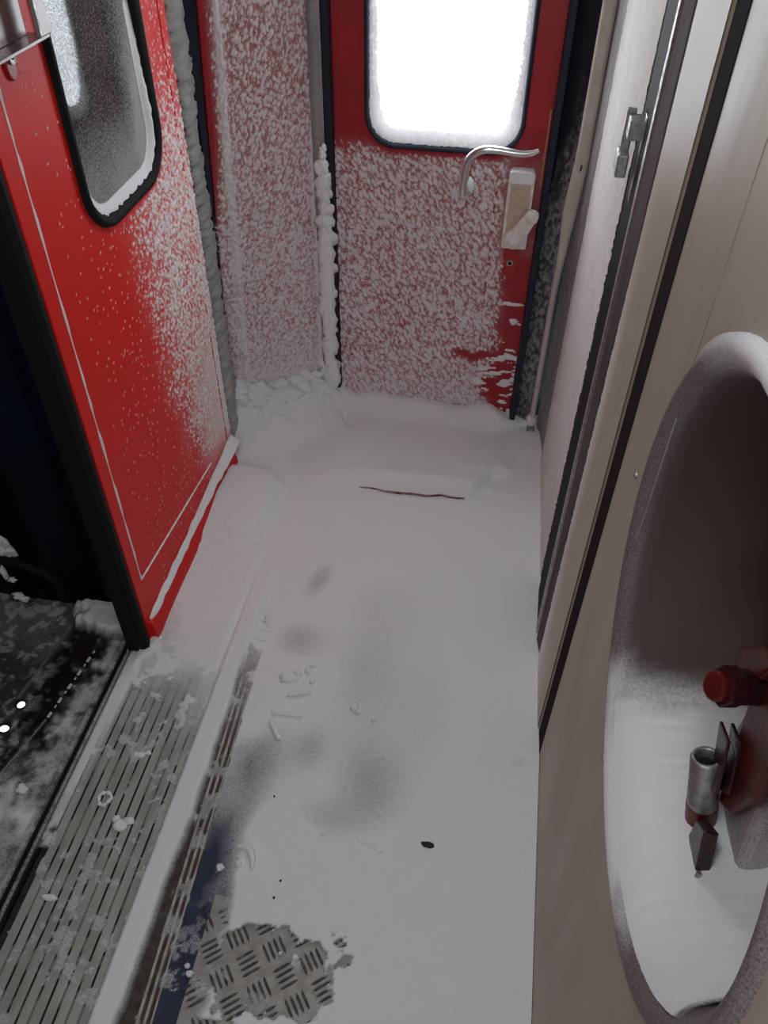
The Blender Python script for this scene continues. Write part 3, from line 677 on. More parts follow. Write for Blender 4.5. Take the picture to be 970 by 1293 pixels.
# ================================================================== FLOOR PARTS
# ribbed threshold plate
def ribbed():
    x0, x1 = -0.802, -0.578; n = 10; pit = (x1 - x0) / n; V = []; Fc = []; mi = []
    prof = [(x0, -.02, 0)]
    for k in range(n):
        a = x0 + k * pit
        prof += [(a + .0020, .004, 0), (a + pit - .0026, .004, 0), (a + pit - .0022, .0005, 1), (a + pit - .0002, .0005, 1)]
    prof += [(x1, .004, 0), (x1, -.02, 0)]
    for x, z_, _ in prof: V += [(x, -.85, z_), (x, 1.52, z_)]
    for k in range(len(prof) - 1):
        Fc.append((2 * k, 2 * k + 2, 2 * k + 3, 2 * k + 1)); mi.append(1 if (prof[k][2] or prof[k + 1][2]) else 0)
    o = raw('ribbed_plate', V, Fc, [M['rib'], M['groovefill']], None, midx=mi)
    return o
rp = ribbed(); tag(rp, 'worn grey ribbed metal threshold plate with long dark grooves in the left doorway', 'threshold plate')
# dirt strip + double rail
ds = MB().box(-0.578, -0.475, -0.9, 1.60, -.02, .0015).build('trim_17', M['dirt']); struct(ds)
rl = thing('threshold_rail', 'narrow pale double metal rail along the floor beside the ribbed plate', 'rail', (-0.49, .5, 0))
def rbar(name, xa, xb, zt, bev=.0015):
    V = [(x + -.035 * (y - .5), y, z_) for y in (-.85, 1.47) for x, z_ in ((xa, 0.0), (xb, 0.0), (xb, zt), (xa, zt))]
    return raw(name, V, [(0, 3, 2, 1), (4, 5, 6, 7), (0, 1, 5, 4), (1, 2, 6, 5), (2, 3, 7, 6), (3, 0, 4, 7)], M['rail'], None, bevel=bev)
ra = rbar('rail_bar', -.503, -.497, .008); rb2 = rbar('rail_bar', -.489, -.483, .010); rc = rbar('rail_web', -.497, -.489, .0025, 0); rd = rbar('rail_bar', -.477, -.473, .006); re_ = rbar('rail_web', -.483, -.477, .002, 0); [o.data.materials.clear() or o.data.materials.append(M['dirt']) for o in (rc, re_)]
adopt(rl, ra, rb2, rc, rd, re_)
# tread plate
tp = thing('tread_plate', 'grey checker tread plate showing through the snow at the bottom of the floor', 'tread plate', (-.29, .43, 0))
pl_ = MB().box(-.425, -.10, .22, .575, 0, .003).build('plate', M['tread'], None, bevel=.001)
bars = MB(); ca = math.radians(38); cs = .054
for i in range(-9, 10):
    for j in range(-9, 10):
        for k in range(4):
            off = (k - 1.5) * .0112; a, b = (off, 0) if (i + j) % 2 == 0 else (0, off)
            cx, cy = i * cs + a, j * cs + b; X = -.29 + cx * math.cos(ca) - cy * math.sin(ca); Y = .42 + cx * math.sin(ca) + cy * math.cos(ca)
            if not (-.428 < X < -.115 and .235 < Y < .558): continue
            ang = ca + (math.pi / 2 if (i + j) % 2 == 0 else 0)
            T = Matrix.Translation((X, Y, .003)) @ Matrix.Rotation(ang, 4, 'Z')
            bb = len(bars.v); hl, hw = .0205, .0030
            poly = [(-hl, 0), (-hl * .6, -hw), (hl * .6, -hw), (hl, 0), (hl * .6, hw), (-hl * .6, hw)]
            bars.v += [tuple(T @ Vector((p[0], p[1], -.001))) for p in poly] + [tuple(T @ Vector((p[0] * .85, p[1] * .6, .0022))) for p in poly]
            bars.f += [tuple(bb + 6 + q for q in range(6))] + [(bb + q, bb + (q + 1) % 6, bb + 6 + (q + 1) % 6, bb + 6 + q) for q in range(6)]
tb = bars.build('tread_pattern', M['tread_bar']); adopt(tp, pl_, tb)

# dark step between threshold plate and the gangway, and gangway floor with two holes
g1 = MB().box(-0.832, -0.822, -.9, 1.14, -.03, -.004).box(-.850, -.842, -.9, 1.20, -.03, -.002).build('trim_18', M['rubber']); struct(g1)
struct(MB().box(-.88, -.802, -.9, 1.30, -.06, -.014).box(-1.66, -.80, 1.22, 1.36, -.12, -.018).build('step_and_leak_block', M['darkdirt']))  # step, plus an unseen slab added under the bellows to stop light leaking
def gfloor():
    # plate of the gangway, pierced by two small holes that let daylight up from the track
    bm = bmesh.new(); xs = [-1.64, -1.050, -1.034, -.87]; 
    o1 = [(-1.035 + .0095 * math.cos(a) * 1.0, .930 + .0095 * math.sin(a)) for a in [2 * math.pi * k / 16 for k in range(16)]]
    o2 = [(-1.043 + .009 * math.cos(a) * 1.3, .862 + .009 * math.sin(a)) for a in [2 * math.pi * k / 16 for k in range(16)]]
    fz_ = lambda a, b, w: (a, b, w)
    A = holed('floor_plate', (-1.64, -.87, .896, 1.30), o1, fz_, -.012, -.016, M['gangfloor'])
    B = holed('floor_plate', (-1.64, -.87, .50, .896), o2, fz_, -.012, -.016, M['gangfloor'])
    Cc = MB().box(-1.64, -.87, -.9, .50, -.016, -.012).build('floor_plate', M['gangfloor'])
    r = link(bpy.data.objects.new('floor_gangway', None)); r.location = (-1.2, .5, -.014); struct(r, 'dark brown gangway floor on the left with two small bright holes'); adopt(r, A, B, Cc)
    for p, q, wd, hgt, mm in (((-1.020, 1.175), (-1.050, .945), .0035, .0035, M['steel']), ((-.925, 1.11), (-.955, .90), .0030, .003, M['snow']), ((-.955, .90), (-1.03, .60), .003, .006, M['steel'])):
        n = 30; m_ = MB()
        Pt = [(p[0] + (q[0] - p[0]) * k / n, p[1] + (q[1] - p[1]) * k / n, -.011) for k in range(n + 1)]
        if mm is M['snow']:
            for k in range(0, n, 3): m_.tube([Pt[k], Pt[min(k + 1 + (k * 7) % 2, n)]], wd * (.7 + .5 * (k % 2)), 6)
            ob = m_.build('rime_line', mm, None, True); ob['kind'] = 'stuff'
        else: ob = m_.tube(Pt, wd, 6).build('seam_strip', mm, None, True)
        adopt(r, ob)
gfloor()

# ================================================================== SNOW ON THE FLOOR
def snow_floor():
    x, y = grid(-.802, .214, -.55, 2.23, .0036)
    n1 = fbm(x * 9, y * 9, 101) - .5; n2 = fbm(x * 30, y * 30, 102) - .5; n3 = fbm(x * 80, y * 80, 103, 3) - .5
    B = lambda cx, cy, rx, ry, a=0: bump(x, y, cx, cy, rx, ry, a)
    # ---------- how much snow covers the lino (1 = opaque)
    lin = np.full_like(x, 1.15)
    edge = ss(-.412 - .025 * ss(.5, .9, y) + .05 * n1, -.365 + .04 * n1, x)                                # bare blue streak beside the rail
    streak = (1 - edge) * ss(1.02, .56, y + .25 * n1)
    lin -= 1.30 * streak
    lin += .45 * (1 - ss(.1, .22, np.abs(x + .41) / 1.0)) * ss(.50, .62, y) * ss(.8, .68, y) * ss(-.46, -.40, x)
    lin -= .42 * B(-.16, .86, .075, .10, .3) + .34 * B(-.25, .76, .09, .05, .2) + .40 * B(-.41, 1.22, .07, .06) + .38 * B(-.405, 1.43, .03, .07, -.2) + .35 * B(-.31, .92, .04, .06)
    lin -= .30 * B(-.22, 1.12, .10, .20) + .22 * B(-.05, 1.05, .10, .25) + .45 * B(-.40, .88, .06, .10) + .18 * B(-.2, 1.4, .2, .15)
    lin += .7 * B(-.40, 1.10, .04, .035) + .35 * B(-.33, 1.12, .03, .03)
    # trampled hole over the tread plate
    cx_, cy_ = -.285, .455
    rr = np.sqrt(((x - cx_) / .150) ** 2 + ((y - cy_) / .085) ** 2) + .9 * n1 + .9 * n2 + .5 * n3
    hole = ss(1.05, .85, rr)
    hole = np.maximum(hole, ss(.9, .7, np.sqrt(((x + .33) / .13) ** 2 + ((y - .33) / .035) ** 2) + 1.2 * n2 + n1) * .8)
    blobs = ss(.02, .10, n2 + .5 * n3 - .02) * ss(1.25, .2, np.sqrt(((x + .27) / .055) ** 2 + ((y - .515) / .055) ** 2))
    lin = lin - 1.6 * hole + 1.5 * blobs + .75 * hole * ss(.03, .14, n2 + .7 * n3 + .35 * n1)
    lin -= .5 * ss(.04, .16, n2 + .7 * n3) * ss(.34, .24, y) * ss(.02, -.12, x)
    lin += 1.0 * ss(.10, .16, n2 + .6 * n3) * streak * ss(.6, .45, y) * .5
    # ---------- plate
    pla = ss(.80, 1.40, y + .35 * n1 + .06 * n2 + .10 * ss(-.66, -.60, x)) * 1.05
    pla += .55 * ss(.09, .17, n2 + .35 * n1 + .5 * n3) + .28 * ss(.75, 1.1, y)
    pla += .9 * ss(-.590, -.582, x) * (.5 + n2) 
    pla += .8 * ss(-.780, -.795, x) * ss(.52, .95, y) - .10
    # ---------- band between plate and rail
    bL, bR = -.580 + .004 * n1, -.532 + .005 * ss(.55, .8, y) - .012 * ss(.8, 1.4, y) + .014 * n1 + .008 * n2
    band = ss(bL - .006, bL + .006, x) * ss(bR + .012, bR - .006, x)
    strip_ = ss(.98, 1.20, y + .3 * n1) + .6 * ss(.05, .16, n2 + .5 * n3) * ss(.5, .6, y)
    rail = ss(.85, 1.45, y + .1 * n1) * 1.1 + .4 * ss(.06, .14, n2)
    xs_ = x + .035 * (y - .5); cov = np.where(x < -.579, pla, np.where(xs_ < -.505, np.maximum(band * 1.2, strip_), np.where(xs_ < -.472, rail, lin)))
    cov = np.maximum(cov, band * 1.2)
    cov = np.maximum(cov, ss(1.35, 1.55, y) * 1.2)
    cov = np.clip(cov, 0, 1)
    # ---------- height
    z = .0045 + .006 * cov
    z = z + .012 * band * (.8 + .5 * n1) * ss(1.55, 1.3, y)
    # ditch left of the band at the plate, soft shoulder
    far = ss(1.45, 1.75, y)
    z += .012 * far + .006 * n1 * (.4 + far) + .0016 * n2 * (.5 + cov)
    # the sagging mat edge: ground beyond it stands higher, curling towards the viewer at the right
    lipy = 1.815 + .035 * ss(-.50, -.35, x) * 0 + .050 * (x + .25) + .10 * ss(-.03, .06, x) + .004 * n2
    lipy = lipy + .012 * n1; lip = ss(lipy - .008, lipy + .030, y)
    z += .024 * lip * ss(-.60, -.42, x) * ss(.12, .05, x) + .010 * bump(x, y, -.2, 1.86, .28, .03)
    z -= .013 * np.exp(-((y - lipy + .012) / .009) ** 2) * ss(-.45, -.15, x) * ss(.08, .0, x)
    l2 = 1.665 + .03 * (x + .4) + .01 * n1; z += .006 * ss(l2 - .012, l2 + .02, y) * ss(-.62, -.5, x)
    # mound at the foot of the left door
    mr = (np.abs((x + .715 ) / .125) ** 3 + np.abs((y - 1.67) / .175) ** 3) ** .333 + .35 * n1 + .1 * n2; z += .036 * ss(1.10, .72, mr) * (1 + .3 * n1)
    m2 = ss(1.505, 1.485, y + .25 * (x + .66) * 0 + .015 * n1 - .28 * (x + .74)) * ss(-.575, -.600, x) * ss(1.05, 1.3, y); z += .014 * m2
    # drift heaped against the frosted panel
    dd = (y - (2.045 + (x + .835) * .552)) * .876        # distance behind(+)/before(-) the panel line
    lf = ss(-.42, -.55, x)
    z += lf * ss(-.20, -.01, dd) * (.105 + .10 * n1 + .035 * n2) 
    z += .030 * ss(-.11, -.01, y - 2.22) * ss(-.50, -.40, x) * ss(.10, .0, x) * (1 + n1)
    z += .030 * ss(1.95, 2.15, y) * ss(.05, .12, x)
    for (ax, ay, bx_, by_) in ((-.552, 2.13, -.500, 2.02), (-.47, 2.12, -.445, 2.08), (-.70, 2.04, -.62, 2.045)):    # creases
        t = np.clip(((x - ax) * (bx_ - ax) + (y - ay) * (by_ - ay)) / ((bx_ - ax) ** 2 + (by_ - ay) ** 2), 0, 1)
        d_ = np.hypot(x - ax - t * (bx_ - ax), y - ay - t * (by_ - ay)); z -= .018 * np.exp(-(d_ / .007) ** 2)
    # banked up a little against the right wall
    z += .010 * ss(.165, .205, x + .01 * n2) * ss(1.3, .9, y) + .012 * ss(.18, .214, x) * far
    z -= .008 * B(.17, .955, .012, .010) * 1.2; z += .010 * B(.165, .975, .014, .010)
    # gentle wind ripples
    z += .0018 * n3 * cov + .0016 * np.sin((y * 1.0 + .15 * n1) * 260 + 12 * x) * ss(-.05, .1, x) * ss(1.2, .8, y) * .7
    z = np.where(cov < .02, .0046, z)
    tex = cov > .015
    o = sheet('snow_cover', x, y, (x, y, z), M['snow_cover'], None, {'cover': cov}, tex)
    # thin dark red strip laid along the fold of the snow
    V = []; Fc = []; xs = np.linspace(-.36, -.035, 60); yl, zl = [], []
    sm_ = lambda q: np.convolve(np.pad(q, 4, mode='edge'), np.ones(9) / 9, mode='valid')
    for i, xx in enumerate(xs):
        c = int(round((xx + .802) / (x[0, 1] - x[0, 0]))); r = int(np.argmin(np.abs(y[:, 0] - (lipy[:, c] - .006).mean()))); r = int(np.argmin(np.abs(y[:, c] - (lipy[r, c] - .006))))
        yl.append(y[r, c]); zl.append(z[r, c])
    yl, zl = sm_(np.array(yl)), sm_(np.array(zl)) + .0008
    for i, xx in enumerate(xs):
        zz = zl[i]; hw = .0010 + .0026 * math.sin(math.pi * i / 59) * (.6 + .7 * float(vn(np.array(i * .35), np.array(0.), 4)))
        if i > 48: hw *= 1.5
        yy = yl[i]; V += [(xx, yy - hw, zz + .0004), (xx, yy + hw, zz + .0016), (xx, yy + hw, zz - .004), (xx, yy - hw, zz - .004)]
        if i: b = 4 * i; Fc += [(b - 4, b, b + 1, b - 3), (b - 3, b + 1, b + 2, b - 2), (b - 4, b - 1, b + 3, b)]
    mt = raw('fold_line', V, Fc, mat('fold_line_red', (0.10, 0.022, 0.022), 0.8, col2=(.35, .22, .22), scale=30), None, smooth=True)
    tag(mt, 'thin dark red line along the fold of the snow before the far red door', 'mat')
    tag(o, 'white snow blown over the whole vestibule floor, thin and greyish in places', 'snow', kind='stuff')
snow_floor()
# mottled snow in the gangway
def snow_gang():
    x, y = grid(-1.60, -.803, -.45, 1.248, .0045)
    n1 = fbm(x * 10, y * 7, 201) - .5; n2 = fbm(x * 42, y * 42, 202) - .5; n3 = fbm(x * 90, y * 90, 203, 3) - .5
    s = x + .16 * (1.1 - y) * 0
    cov = .14 * ss(-.15, .15, n1) * ss(-.99, -1.03, x) + .26 * ss(.05, .14, n2 + .5 * n3) * ss(-.97, -1.02, x) + .06 * ss(-1., -1.04, x)
    bandx = -.878 + .05 * n1 - .10 * ss(1.0, .5, y)
    b = ss(bandx - .07, bandx + .0, x + .10 * n2) * ss(-.845, -.865, x)
    cov = np.maximum(cov, b * (.45 + 1.3 * n2 + .25 * ss(.9, .5, y)))
    cov = np.maximum(cov, ss(-.845, -.836, x) * ss(-.828, -.834, x) * .5 * (1 + n2))
    cov = np.maximum(cov, ss(-.829, -.823, x) * ss(1.14, 1.10, y) * ss(.60, .70, y + .3 * n2))
    tri = ss(1.05, .75, np.hypot((x + .915) / .105, (y - 1.225) / .070) + .6 * n2 + .4 * n1); cov = np.maximum(cov, tri)
    lowl = ss(.78, .60, y + .6 * n2 + .4 * n1) * ss(-.93, -1.0, x); cov = np.maximum(cov, lowl * .6)
    cov = cov * (1 - .45 * ss(.75, .3, y + n1)) * (1 - ss(.018, .012, np.hypot(x + 1.035, y - .930))) * (1 - ss(.020, .014, np.hypot(x + 1.043, y - .862)))
    cov = np.clip(cov, 0, 1); step = ss(-.838, -.826, x)
    z = -.0105 + cov * .004 + .004 * n3 * cov + tri * .030 * (1 + n1) + step * .011
    z = np.where((x > -.87) & (x < -.838), z + .004, z)
    o = sheet('gangway_snow', x, y, (x, y, z), M['snow_cover'], None, {'cover': cov}, cov > .03)
    tag(o, 'thin mottled snow scattered over the dark gangway floor at left', 'snow', kind='stuff')
snow_gang()
rnd = random.Random(12); it = []
for k in range(34):
    t = rnd.random(); hgt = rnd.uniform(.0, 1); x_ = -.82 + .29 * t; y_ = 2.050 + .16 * t - .008 - .05 * (1 - hgt) * rnd.random()
    r_ = rnd.uniform(.020, .038); it.append((x_, y_ - .004, .095 + .105 * hgt * (.35 + .65 * abs(2 * t - .9)), r_ * 1.2, r_ * .75, r_))
dl = blob_mesh('snow_drift', it, M['snow'], .45, 8)
tag(dl, 'lumpy snow drift heaped against the foot of the frosted corner panel', 'snow', kind='stuff')
# loose snow bits: each its own thing
def clump(name, label, cat, parts, m='snow', seed=1, group=None, rough=.3):
    o = blob_mesh(name, parts, M[m], rough, seed, sub=2 if len(parts) > 3 else 3)
    lx, ly = parts[0][0], parts[0][1]
    for vv in o.data.vertices: vv.co.x -= lx; vv.co.y -= ly
    o.location = (lx, ly, 0)
    return tag(o, label, cat, group)
def stick(label, x0, y0, x1, y1, r, z=.014, seed=1, m='snow_pack'):
    n = max(4, int(math.hypot(x1 - x0, y1 - y0) / (r * 1.2)))
    return clump('snow_stick', label, 'snow', [(x0 + (x1 - x0) * k / n, y0 + (y1 - y0) * k / n, z, r * 1.3, r * 1.2, r) for k in range(n + 1)], m, seed, rough=.2)
stick('thin snow stick, farthest of the three sticks beside the floor rail', -.392, 1.052, -.345, 1.068, .0042, seed=11)
stick('thin snow stick, middle one of the three sticks beside the floor rail', -.415, .998, -.350, 1.000, .0042, seed=12)
stick('slanting snow stick, nearest of the three sticks beside the floor rail', -.415, .972, -.388, .936, .005, seed=13)
stick('short snow crust bridging the two bars of the far end of the floor rail', -.520, 1.235, -.487, 1.235, .003, z=.012, seed=14)
stick('short snow crust lying across the rail just nearer than the farthest crust', -.520, 1.205, -.495, 1.203, .003, z=.012, seed=15)
stick('slanting half-buried ridge of packed snow in the middle of the snowy floor', -.158, .733, -.110, .715, .005, z=.009, seed=16)
clump('snow_clump', 'small round snow lump in the middle of the floor, left of another tiny lump', 'snow', [(-.228, 1.045, .012, .009, .009, .006), (-.218, 1.036, .012, .006, .006, .005)], seed=17)
clump('snow_clump', 'tiny round snow lump alone in the middle of the floor right of a bigger one', 'snow', [(-.178, 1.023, .012, .006, .007, .005)], seed=18)
clump('snow_clump', 'small snow lump beside the thin bare streak, left of the half-buried ridge', 'snow', [(-.235, .730, .010, .008, .006, .006)], seed=19)
clump('snow_clump', 'flat heap of loose packed snow beside the rail, behind the sticks', 'snow', [(-.405, 1.105, .010, .026, .020, .008), (-.385, 1.118, .012, .012, .010, .007), (-.362, 1.128, .012, .009, .008, .007), (-.345, 1.10, .012, .007, .009, .006), (-.355, 1.145, .011, .009, .004, .006)], seed=20)
clump('dark_crumb', 'small dark crumb in a dent of the snow in the middle of the floor', 'debris', [(-.012, .745, .011, .013, .007, .004)], 'darkdirt', seed=21)
clump('snow_clump', 'pale wedge-shaped snow chunk lying on the ribbed plate', 'snow', [(-.672, .677, .006, .014, .013, .006), (-.655, .690, .006, .011, .008, .005), (-.685, .690, .006, .009, .008, .005)], 'snow_pack', seed=22)
clump('snow_clump', 'flat elongated snow flake on the ribbed plate, farthest of the chunks there', 'snow', [(-.694, .842, .006, .015, .008, .004), (-.675, .850, .006, .008, .005, .004)], 'snow_pack', seed=23)
rgm = MB(); rp_ = [(-.728 + .013 * math.cos(a) * (1 + .15 * math.sin(3 * a)), .728 + .015 * math.sin(a), .0065) for a in [2 * math.pi * k / 24 for k in range(25)]]
rgo = rgm.tube(rp_, [.0040 + .0015 * math.sin(k * 1.7) for k in range(25)], 8).build('snow_ring', M['snow_pack'], None, True); tag(rgo, 'small ring of frozen snow on the ribbed plate', 'snow')
pe = [(-.405, .672), (-.392, .676), (-.378, .668), (-.368, .652), (-.364, .632)]
rgo = MB().tube([(a, b, .013) for a, b in pe], [.004, .008, .009, .007, .003], 8).build('ice_flake', M['snow_pack'], None, True); tag(rgo, 'curved yellowish ice flake beside the bare blue streak above the tread plate', 'ice')
clump('snow_clump', 'small white snow lump just left of the curved ice flake', 'snow', [(-.395, .640, .011, .008, .008, .006)], seed=31)
clump('snow_clump', 'round white snow lump on the blue floor right beside the rail', 'snow', [(-.430, .626, .009, .008, .008, .006)], seed=32)
clump('snow_clump', 'small snow lump low on the ribbed plate near the bottom left corner', 'snow', [(-.752, .512, .006, .016, .006, .004)], 'snow_pack', seed=33)
clump('snow_clump', 'white snow lump on the dark gangway floor beside the seam strip', 'snow', [(-.925, .725, -.008, .013, .011, .008)], seed=34)
clump('snow_clump', 'bright white snow crumb beside the dark gap at the left rim of the tread plate', 'snow', [(-.425, .425, .012, .007, .006, .006), (-.435, .437, .010, .005, .005, .005)], seed=35)
for i, (cx_, cy_, lb) in enumerate(((-.360, .794, 'tiny dark speck on the snow right of the bare blue streak'), (-.300, .620, 'tiny dark speck on the snow above the tread plate, farthest of two'), (-.305, .585, 'tiny dark speck on the snow above the tread plate, nearest of two'))):
    clump('dark_speck', lb, 'debris', [(cx_, cy_, .0125, .0022, .0022, .0018)], 'black', seed=40 + i)

# ================================================================== ROUND NICHE WITH HANDBRAKE
def lathe(name, prof, m, a0=0.0, a1=2 * math.pi, n=128, attr=None, parent=None, off=None, aname='dust'):
    A = np.linspace(a0, a1, n + 1); P = np.array(prof); r, xx = P[:, 0], P[:, 1]
    a, i = np.meshgrid(A, np.arange(len(P))); R = r[i]; X = xx[i]
    Y = NY + R * np.cos(a); Z = NZ + R * np.sin(a)
    if off is not None: X, Y, Z = off(X, Y, Z, a, R)
    return sheet(name, a, i.astype(float), (X, Y, Z), m, parent, {aname: attr(a, R, X)} if attr is not None else None)
prof = []
def arc(cx, cr, rad, d0, d1, n):      # roll profile in (r, x)
    for k in range(n + 1):
        a = math.radians(d0 + (d1 - d0) * k / n); prof.append((cr + rad * math.cos(a), cx + rad * math.sin(a)))
prof += [(.324, XR + .004), (.320, .2105), (.315, .2065), (.309, .2065), (.302, .211), (.294, .219), (.288, .228), (.283, .242)]
prof += [(.278, .27), (.270, .32), (.257, .37), (.237, .393), (.205, .402), (.195, .398), (.188, .388), (.180, .386), (.165, .388), (.158, .396), (.120, .400), (.06, .402), (.001, .402)]
def dish_attr(a, R, X):
    low = ss(-.76, -1.0, np.sin(a) - .18 * np.cos(a) * 0 + .25 * (fbm(a * 6, R * 40, 301) - .5))
    d = .9 * low * ss(.19, .25, R) + .35 * ss(.6, .95, np.sin(a)) * ss(.285, .30, R) + .35 * ss(.285, .295, R) * .4
    return np.clip(d, 0, 1)
niche = thing('handbrake_niche', 'round sunken dish in the right wall with snow gathered at its bottom', 'wall niche', (XR, NY, NZ))
dish = lathe('dish', prof, M['dish'], attr=dish_attr)
# snow lying in the bottom of the dish
sp_ = [(.297, .2155), (.293, .2195), (.287, .229), (.281, .245), (.275, .27), (.266, .31), (.252, .35), (.232, .380), (.200, .398)]
def s_in(a, X):
    th = np.where(np.cos(a) > 0, -.86, -.86 + .52 * ss(0.0, -.5, np.cos(a)))
    return ss(th + .05, th - .07, np.sin(a) + .10 * (fbm(a * 5, X * 30, 315) - .5) + .05 * (fbm(a * 14, X * 60, 317) - .5))
def soff(X, Y, Z, a, R):
    inside = s_in(a, X)
    k = (.018 * ss(-.75, -1.0, np.sin(a)) + .002) * inside * ss(.297, .27, R) + .0012; nn = .005 * (fbm(a * 22, X * 60, 310) - .3) + .003 * (vn(a * 90, X * 260, 311) - .5)
    rr = -(k + nn * np.clip(k / .004, 0, 1)); return X, Y + rr * np.cos(a), Z + rr * np.sin(a) + np.maximum(k, 0) * .2
ds_ = lathe('dish_snow', sp_, M['snow_cover'], math.radians(190), math.radians(330), 190, off=soff, attr=lambda a, R, X: np.clip(s_in(a, X), 0, 1), aname='cover'); ds_['kind'] = 'stuff'
# frost cap on top of rim
fc = [(.3245, .216), (.3235, .207), (.316, .2035), (.309, .2035), (.300, .2095), (.292, .2185)]
fcap = lathe('rim_frost', fc, M['snow_cover'], math.radians(40), math.radians(140), 90, aname='cover', attr=lambda a, R, X: np.clip(1.2 * np.sin(np.clip((a - .70) / 1.74 * math.pi, 0, math.pi)) * ss(.288, .303, R), 0, 1), off=lambda X, Y, Z, a, R: (X - .001 * vn(a * 60, R * 300, 5), Y, Z - .001 + .004 * np.sin(np.clip((a - .70) / 1.74 * math.pi, 0, math.pi)) + .0015 * vn(a * 90, R * 400, 6)))
fcap['kind'] = 'stuff'
adopt(niche, dish, ds_, fcap)
# dark backing box so no light leaks round the dish
struct(MB().box(.42, .45, -.9, 2.36, -.05, 2.3).build('wall_outer', M['ceiling']))

hb = thing('handbrake', 'dark red greasy handbrake mechanism with steel tube socket inside the round wall niche', 'handbrake', (.33, .50, .90))
def axb(p, q, r, n=14): return MB().tube([p, q], r, n)
# bracket arm (plate lying roughly in the YZ plane)
arm = MB().prism([(.577, 1.002), (.531, 1.063), (.49, 1.07), (.45, 1.01), (.440, .929), (.460, .86), (.489, .832), (.509, .886), (.538, .968)], fx, .312, .326).build('bracket', M['brake_red'], None, bevel=.004); arm['label'] = 'dark red bracket plate'
arm2 = MB().prism([(.577, 1.002), (.531, 1.063), (.50, 1.07), (.515, 1.03), (.560, .985)], fx, .296, .320).build('bracket_lug', M['brake_red'], None, bevel=.004)
lug = MB()
for sgn in (-1, 1): lug.prism([(.534, .922), (.500, .935), (.470, .88), (.486, .860)], fx, .300 + .006 * sgn, .304 + .006 * sgn)
lugo = lug.build('link', M['brake_dark'], None, bevel=.001)
shaft = axb((.275, .520, 1.005), (.316, .533, .993), .019, 18).build('shaft', M['brake_dark'], None, True)
nut = axb((.267, .5165, 1.0075), (.288, .524, 1.001), .0225, 6).build('nut', M['brake_dark'], None, bevel=.003); nut['label'] = 'greasy hexagonal nut'
stub = axb((.259, .514, 1.010), (.268, .517, 1.007), .016, 14).build('bolt_end', M['brake_red'], None, bevel=.003)
def hollow(name, p, q, ro, ri, m):
    p, q = Vector(p), Vector(q); t = (q - p).normalized(); s1 = t.orthogonal().normalized(); s2 = t.cross(s1); n = 28; L = []
    for c, r in ((p, ro), (q - t * .003, ro), (q, ro - .0015), (q, ri + .0008), (q - t * .002, ri), (q - t * .055, ri), (q - t * .056, .0005)):
        L.append([tuple(c + (s1 * math.cos(2 * math.pi * k / n) + s2 * math.sin(2 * math.pi * k / n)) * r) for k in range(n)])
    return ring(name, L, m)
TA, TB = Vector((.308, .475, .767)), Vector((.285, .505, .893))
at_ = lambda t: tuple(TA + (TB - TA) * t)
tube = hollow('socket_tube', TA, TB, .0170, .0118, M['steel']); tube['label'] = 'bare steel tube socket'
tin = axb(at_(.88), at_(.90), .0117, 18).build('bore_shade', M['black'])  # black disc near the mouth stands for the shade inside the tube
red = axb(at_(-.28), at_(.44), .0176, 20).build('socket_sleeve', M['brake_red'], None, True); red['label'] = 'red painted lower sleeve'
tri = MB().prism([(.458, .776), (.409, .797), (.438, .853), (.462, .83)], fx, .286, .302).build('foot_gusset', M['brake_dark'], None, bevel=.002)
ed = MB().tube([(.286, .462, .788), (.285, .452, .773), (.286, .425, .785), (.286, .405, .799), (.288, .410, .815)], .0028, 8).tube([(.286, .456, .790), (.286, .424, .796), (.287, .412, .804)], .0015, 8).build('gusset_edge', M['steel'], None, True); ed['label'] = 'bright bare edges of the gusset'
base = MB().prism([(.40, .76), (.56, .76), (.56, .93), (.545, .96), (.44, .90)], fx, .327, .398).build('mount_block', M['dish'], None, bevel=.01); base['label'] = 'frosted mounting block behind the bracket'
at = base.data.attributes.new('dust', 'FLOAT', 'POINT'); at.data.foreach_set('value', [.55] * len(base.data.vertices))
adopt(hb, arm, arm2, lugo, shaft, nut, stub, tube, tin, red, tri, ed, base)

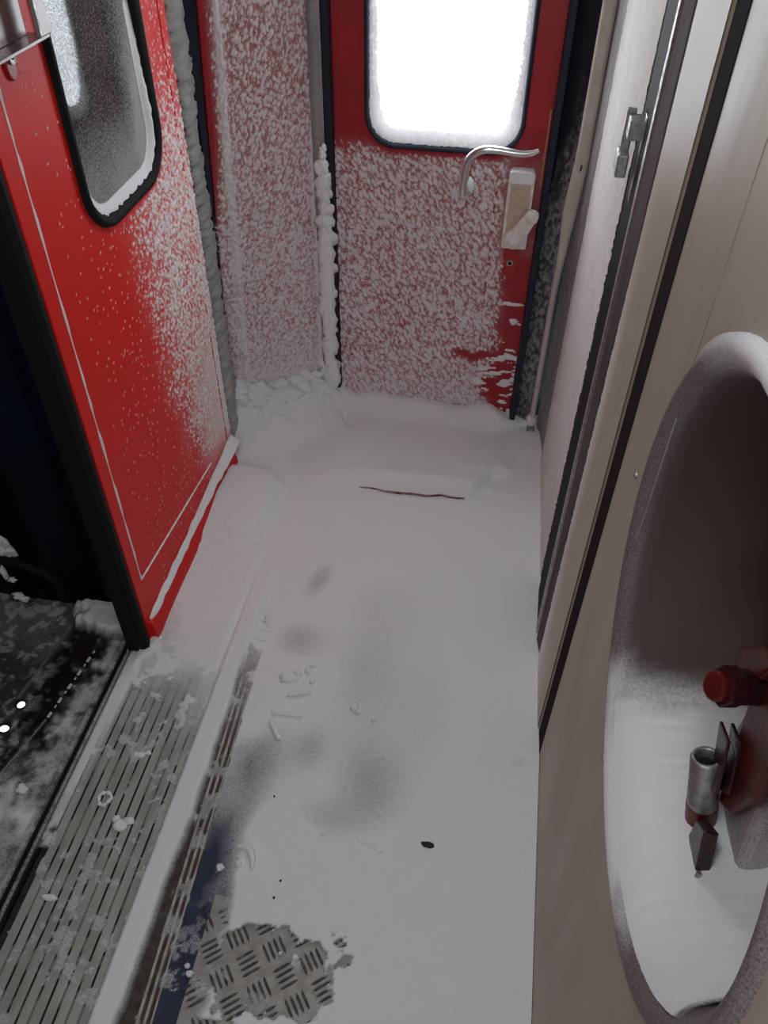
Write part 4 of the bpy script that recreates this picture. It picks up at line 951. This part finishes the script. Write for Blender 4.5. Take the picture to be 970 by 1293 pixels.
# ================================================================== details on the right wall
lt = thing('wall_latch', 'small grey metal latch on the frosty door frame strip of the right wall', 'latch', (.19, 1.48, 1.21))
a = MB().box(.176, .204, 1.450, 1.490, 1.214, 1.246).build('latch_block', M['steel'], None, bevel=.002)
b = MB().prism([(1.490, 1.252), (1.503, 1.252), (1.503, 1.170), (1.490, 1.175)], fx, .172, .188).build('latch_arm', M['steel'], None, bevel=.002)
c = MB().prism([(1.455, 1.150), (1.510, 1.150), (1.507, 1.188), (1.458, 1.188)], fx, .168, .187).build('latch_thumb', M['steel'], None, bevel=.003)
d = MB().box(.197, .202, 1.425, 1.450, 1.12, 1.26).build('latch_plate', M['chrome'], None, bevel=.001)
adopt(lt, a, b, c, d)
for i, (yy, zz, lb) in enumerate(((.885, .967, 'small screw head on the beige wall beside the rim of the round niche'), (.60, .70, 'small screw head on the beige wall low beside the round niche'))):
    s = MB().tube([(XR, yy, zz), (XR - .003, yy, zz), (XR - .0045, yy, zz)], [.006, .0055, .003], 12).build('screw', M['steel'], None, True); tag(s, lb, 'screw')
ck = MB().box(XR - .0006, XR + .001, .785, .7865, .85, 2.2).build('panel_joint', M['grey_trim'], None); adopt(wr, ck)
ck.matrix_parent_inverse = Matrix(); 
# ceiling lamp
lf = thing('ceiling_lamp', 'long ceiling lamp over the near end of the vestibule', 'lamp', (-.25, .25, 2.24))
a = MB().box(-.42, -.08, -.22, .72, 2.225, 2.25).build('lamp_frame', M['grey_trim'], None, bevel=.004)
b = MB().box(-.40, -.10, -.20, .70, 2.215, 2.226).build('diffuser', M['lamp'], None)
adopt(lf, a, b)
# frost and a black hose on the gangway wall
hz = MB().tube([(-1.24, 1.225, .17), (-1.14, 1.222, .165), (-1.07, 1.222, .14), (-1.045, 1.222, .10), (-1.05, 1.222, .05)], .012, 10).build('hose', M['rubber'], None, True); tag(hz, 'black hose hanging on the navy gangway wall at the left edge', 'hose')
fb = blob_mesh('frost_patch', [(-1.19, 1.235, .21, .035, .010, .035), (-1.165, 1.235, .185, .02, .008, .022), (-1.20, 1.235, .17, .03, .008, .018)], M['frost'], .6, 51); tag(fb, 'white frost patch on the navy gangway wall above the black hose', 'frost', kind='stuff')
fb = blob_mesh('frost_patch', [(-1.185, 1.215, .125, .008, .006, .022), (-1.17, 1.215, .10, .012, .006, .008)], M['frost'], .5, 52); tag(fb, 'small curled frost patch under the black hose on the gangway wall', 'frost', kind='stuff')
fb = blob_mesh('frost_patch', [(-1.18, 1.225, .015, .02, .01, .012)], M['frost'], .5, 53); tag(fb, 'lowest frost patch at the foot of the navy gangway wall', 'frost', kind='stuff')
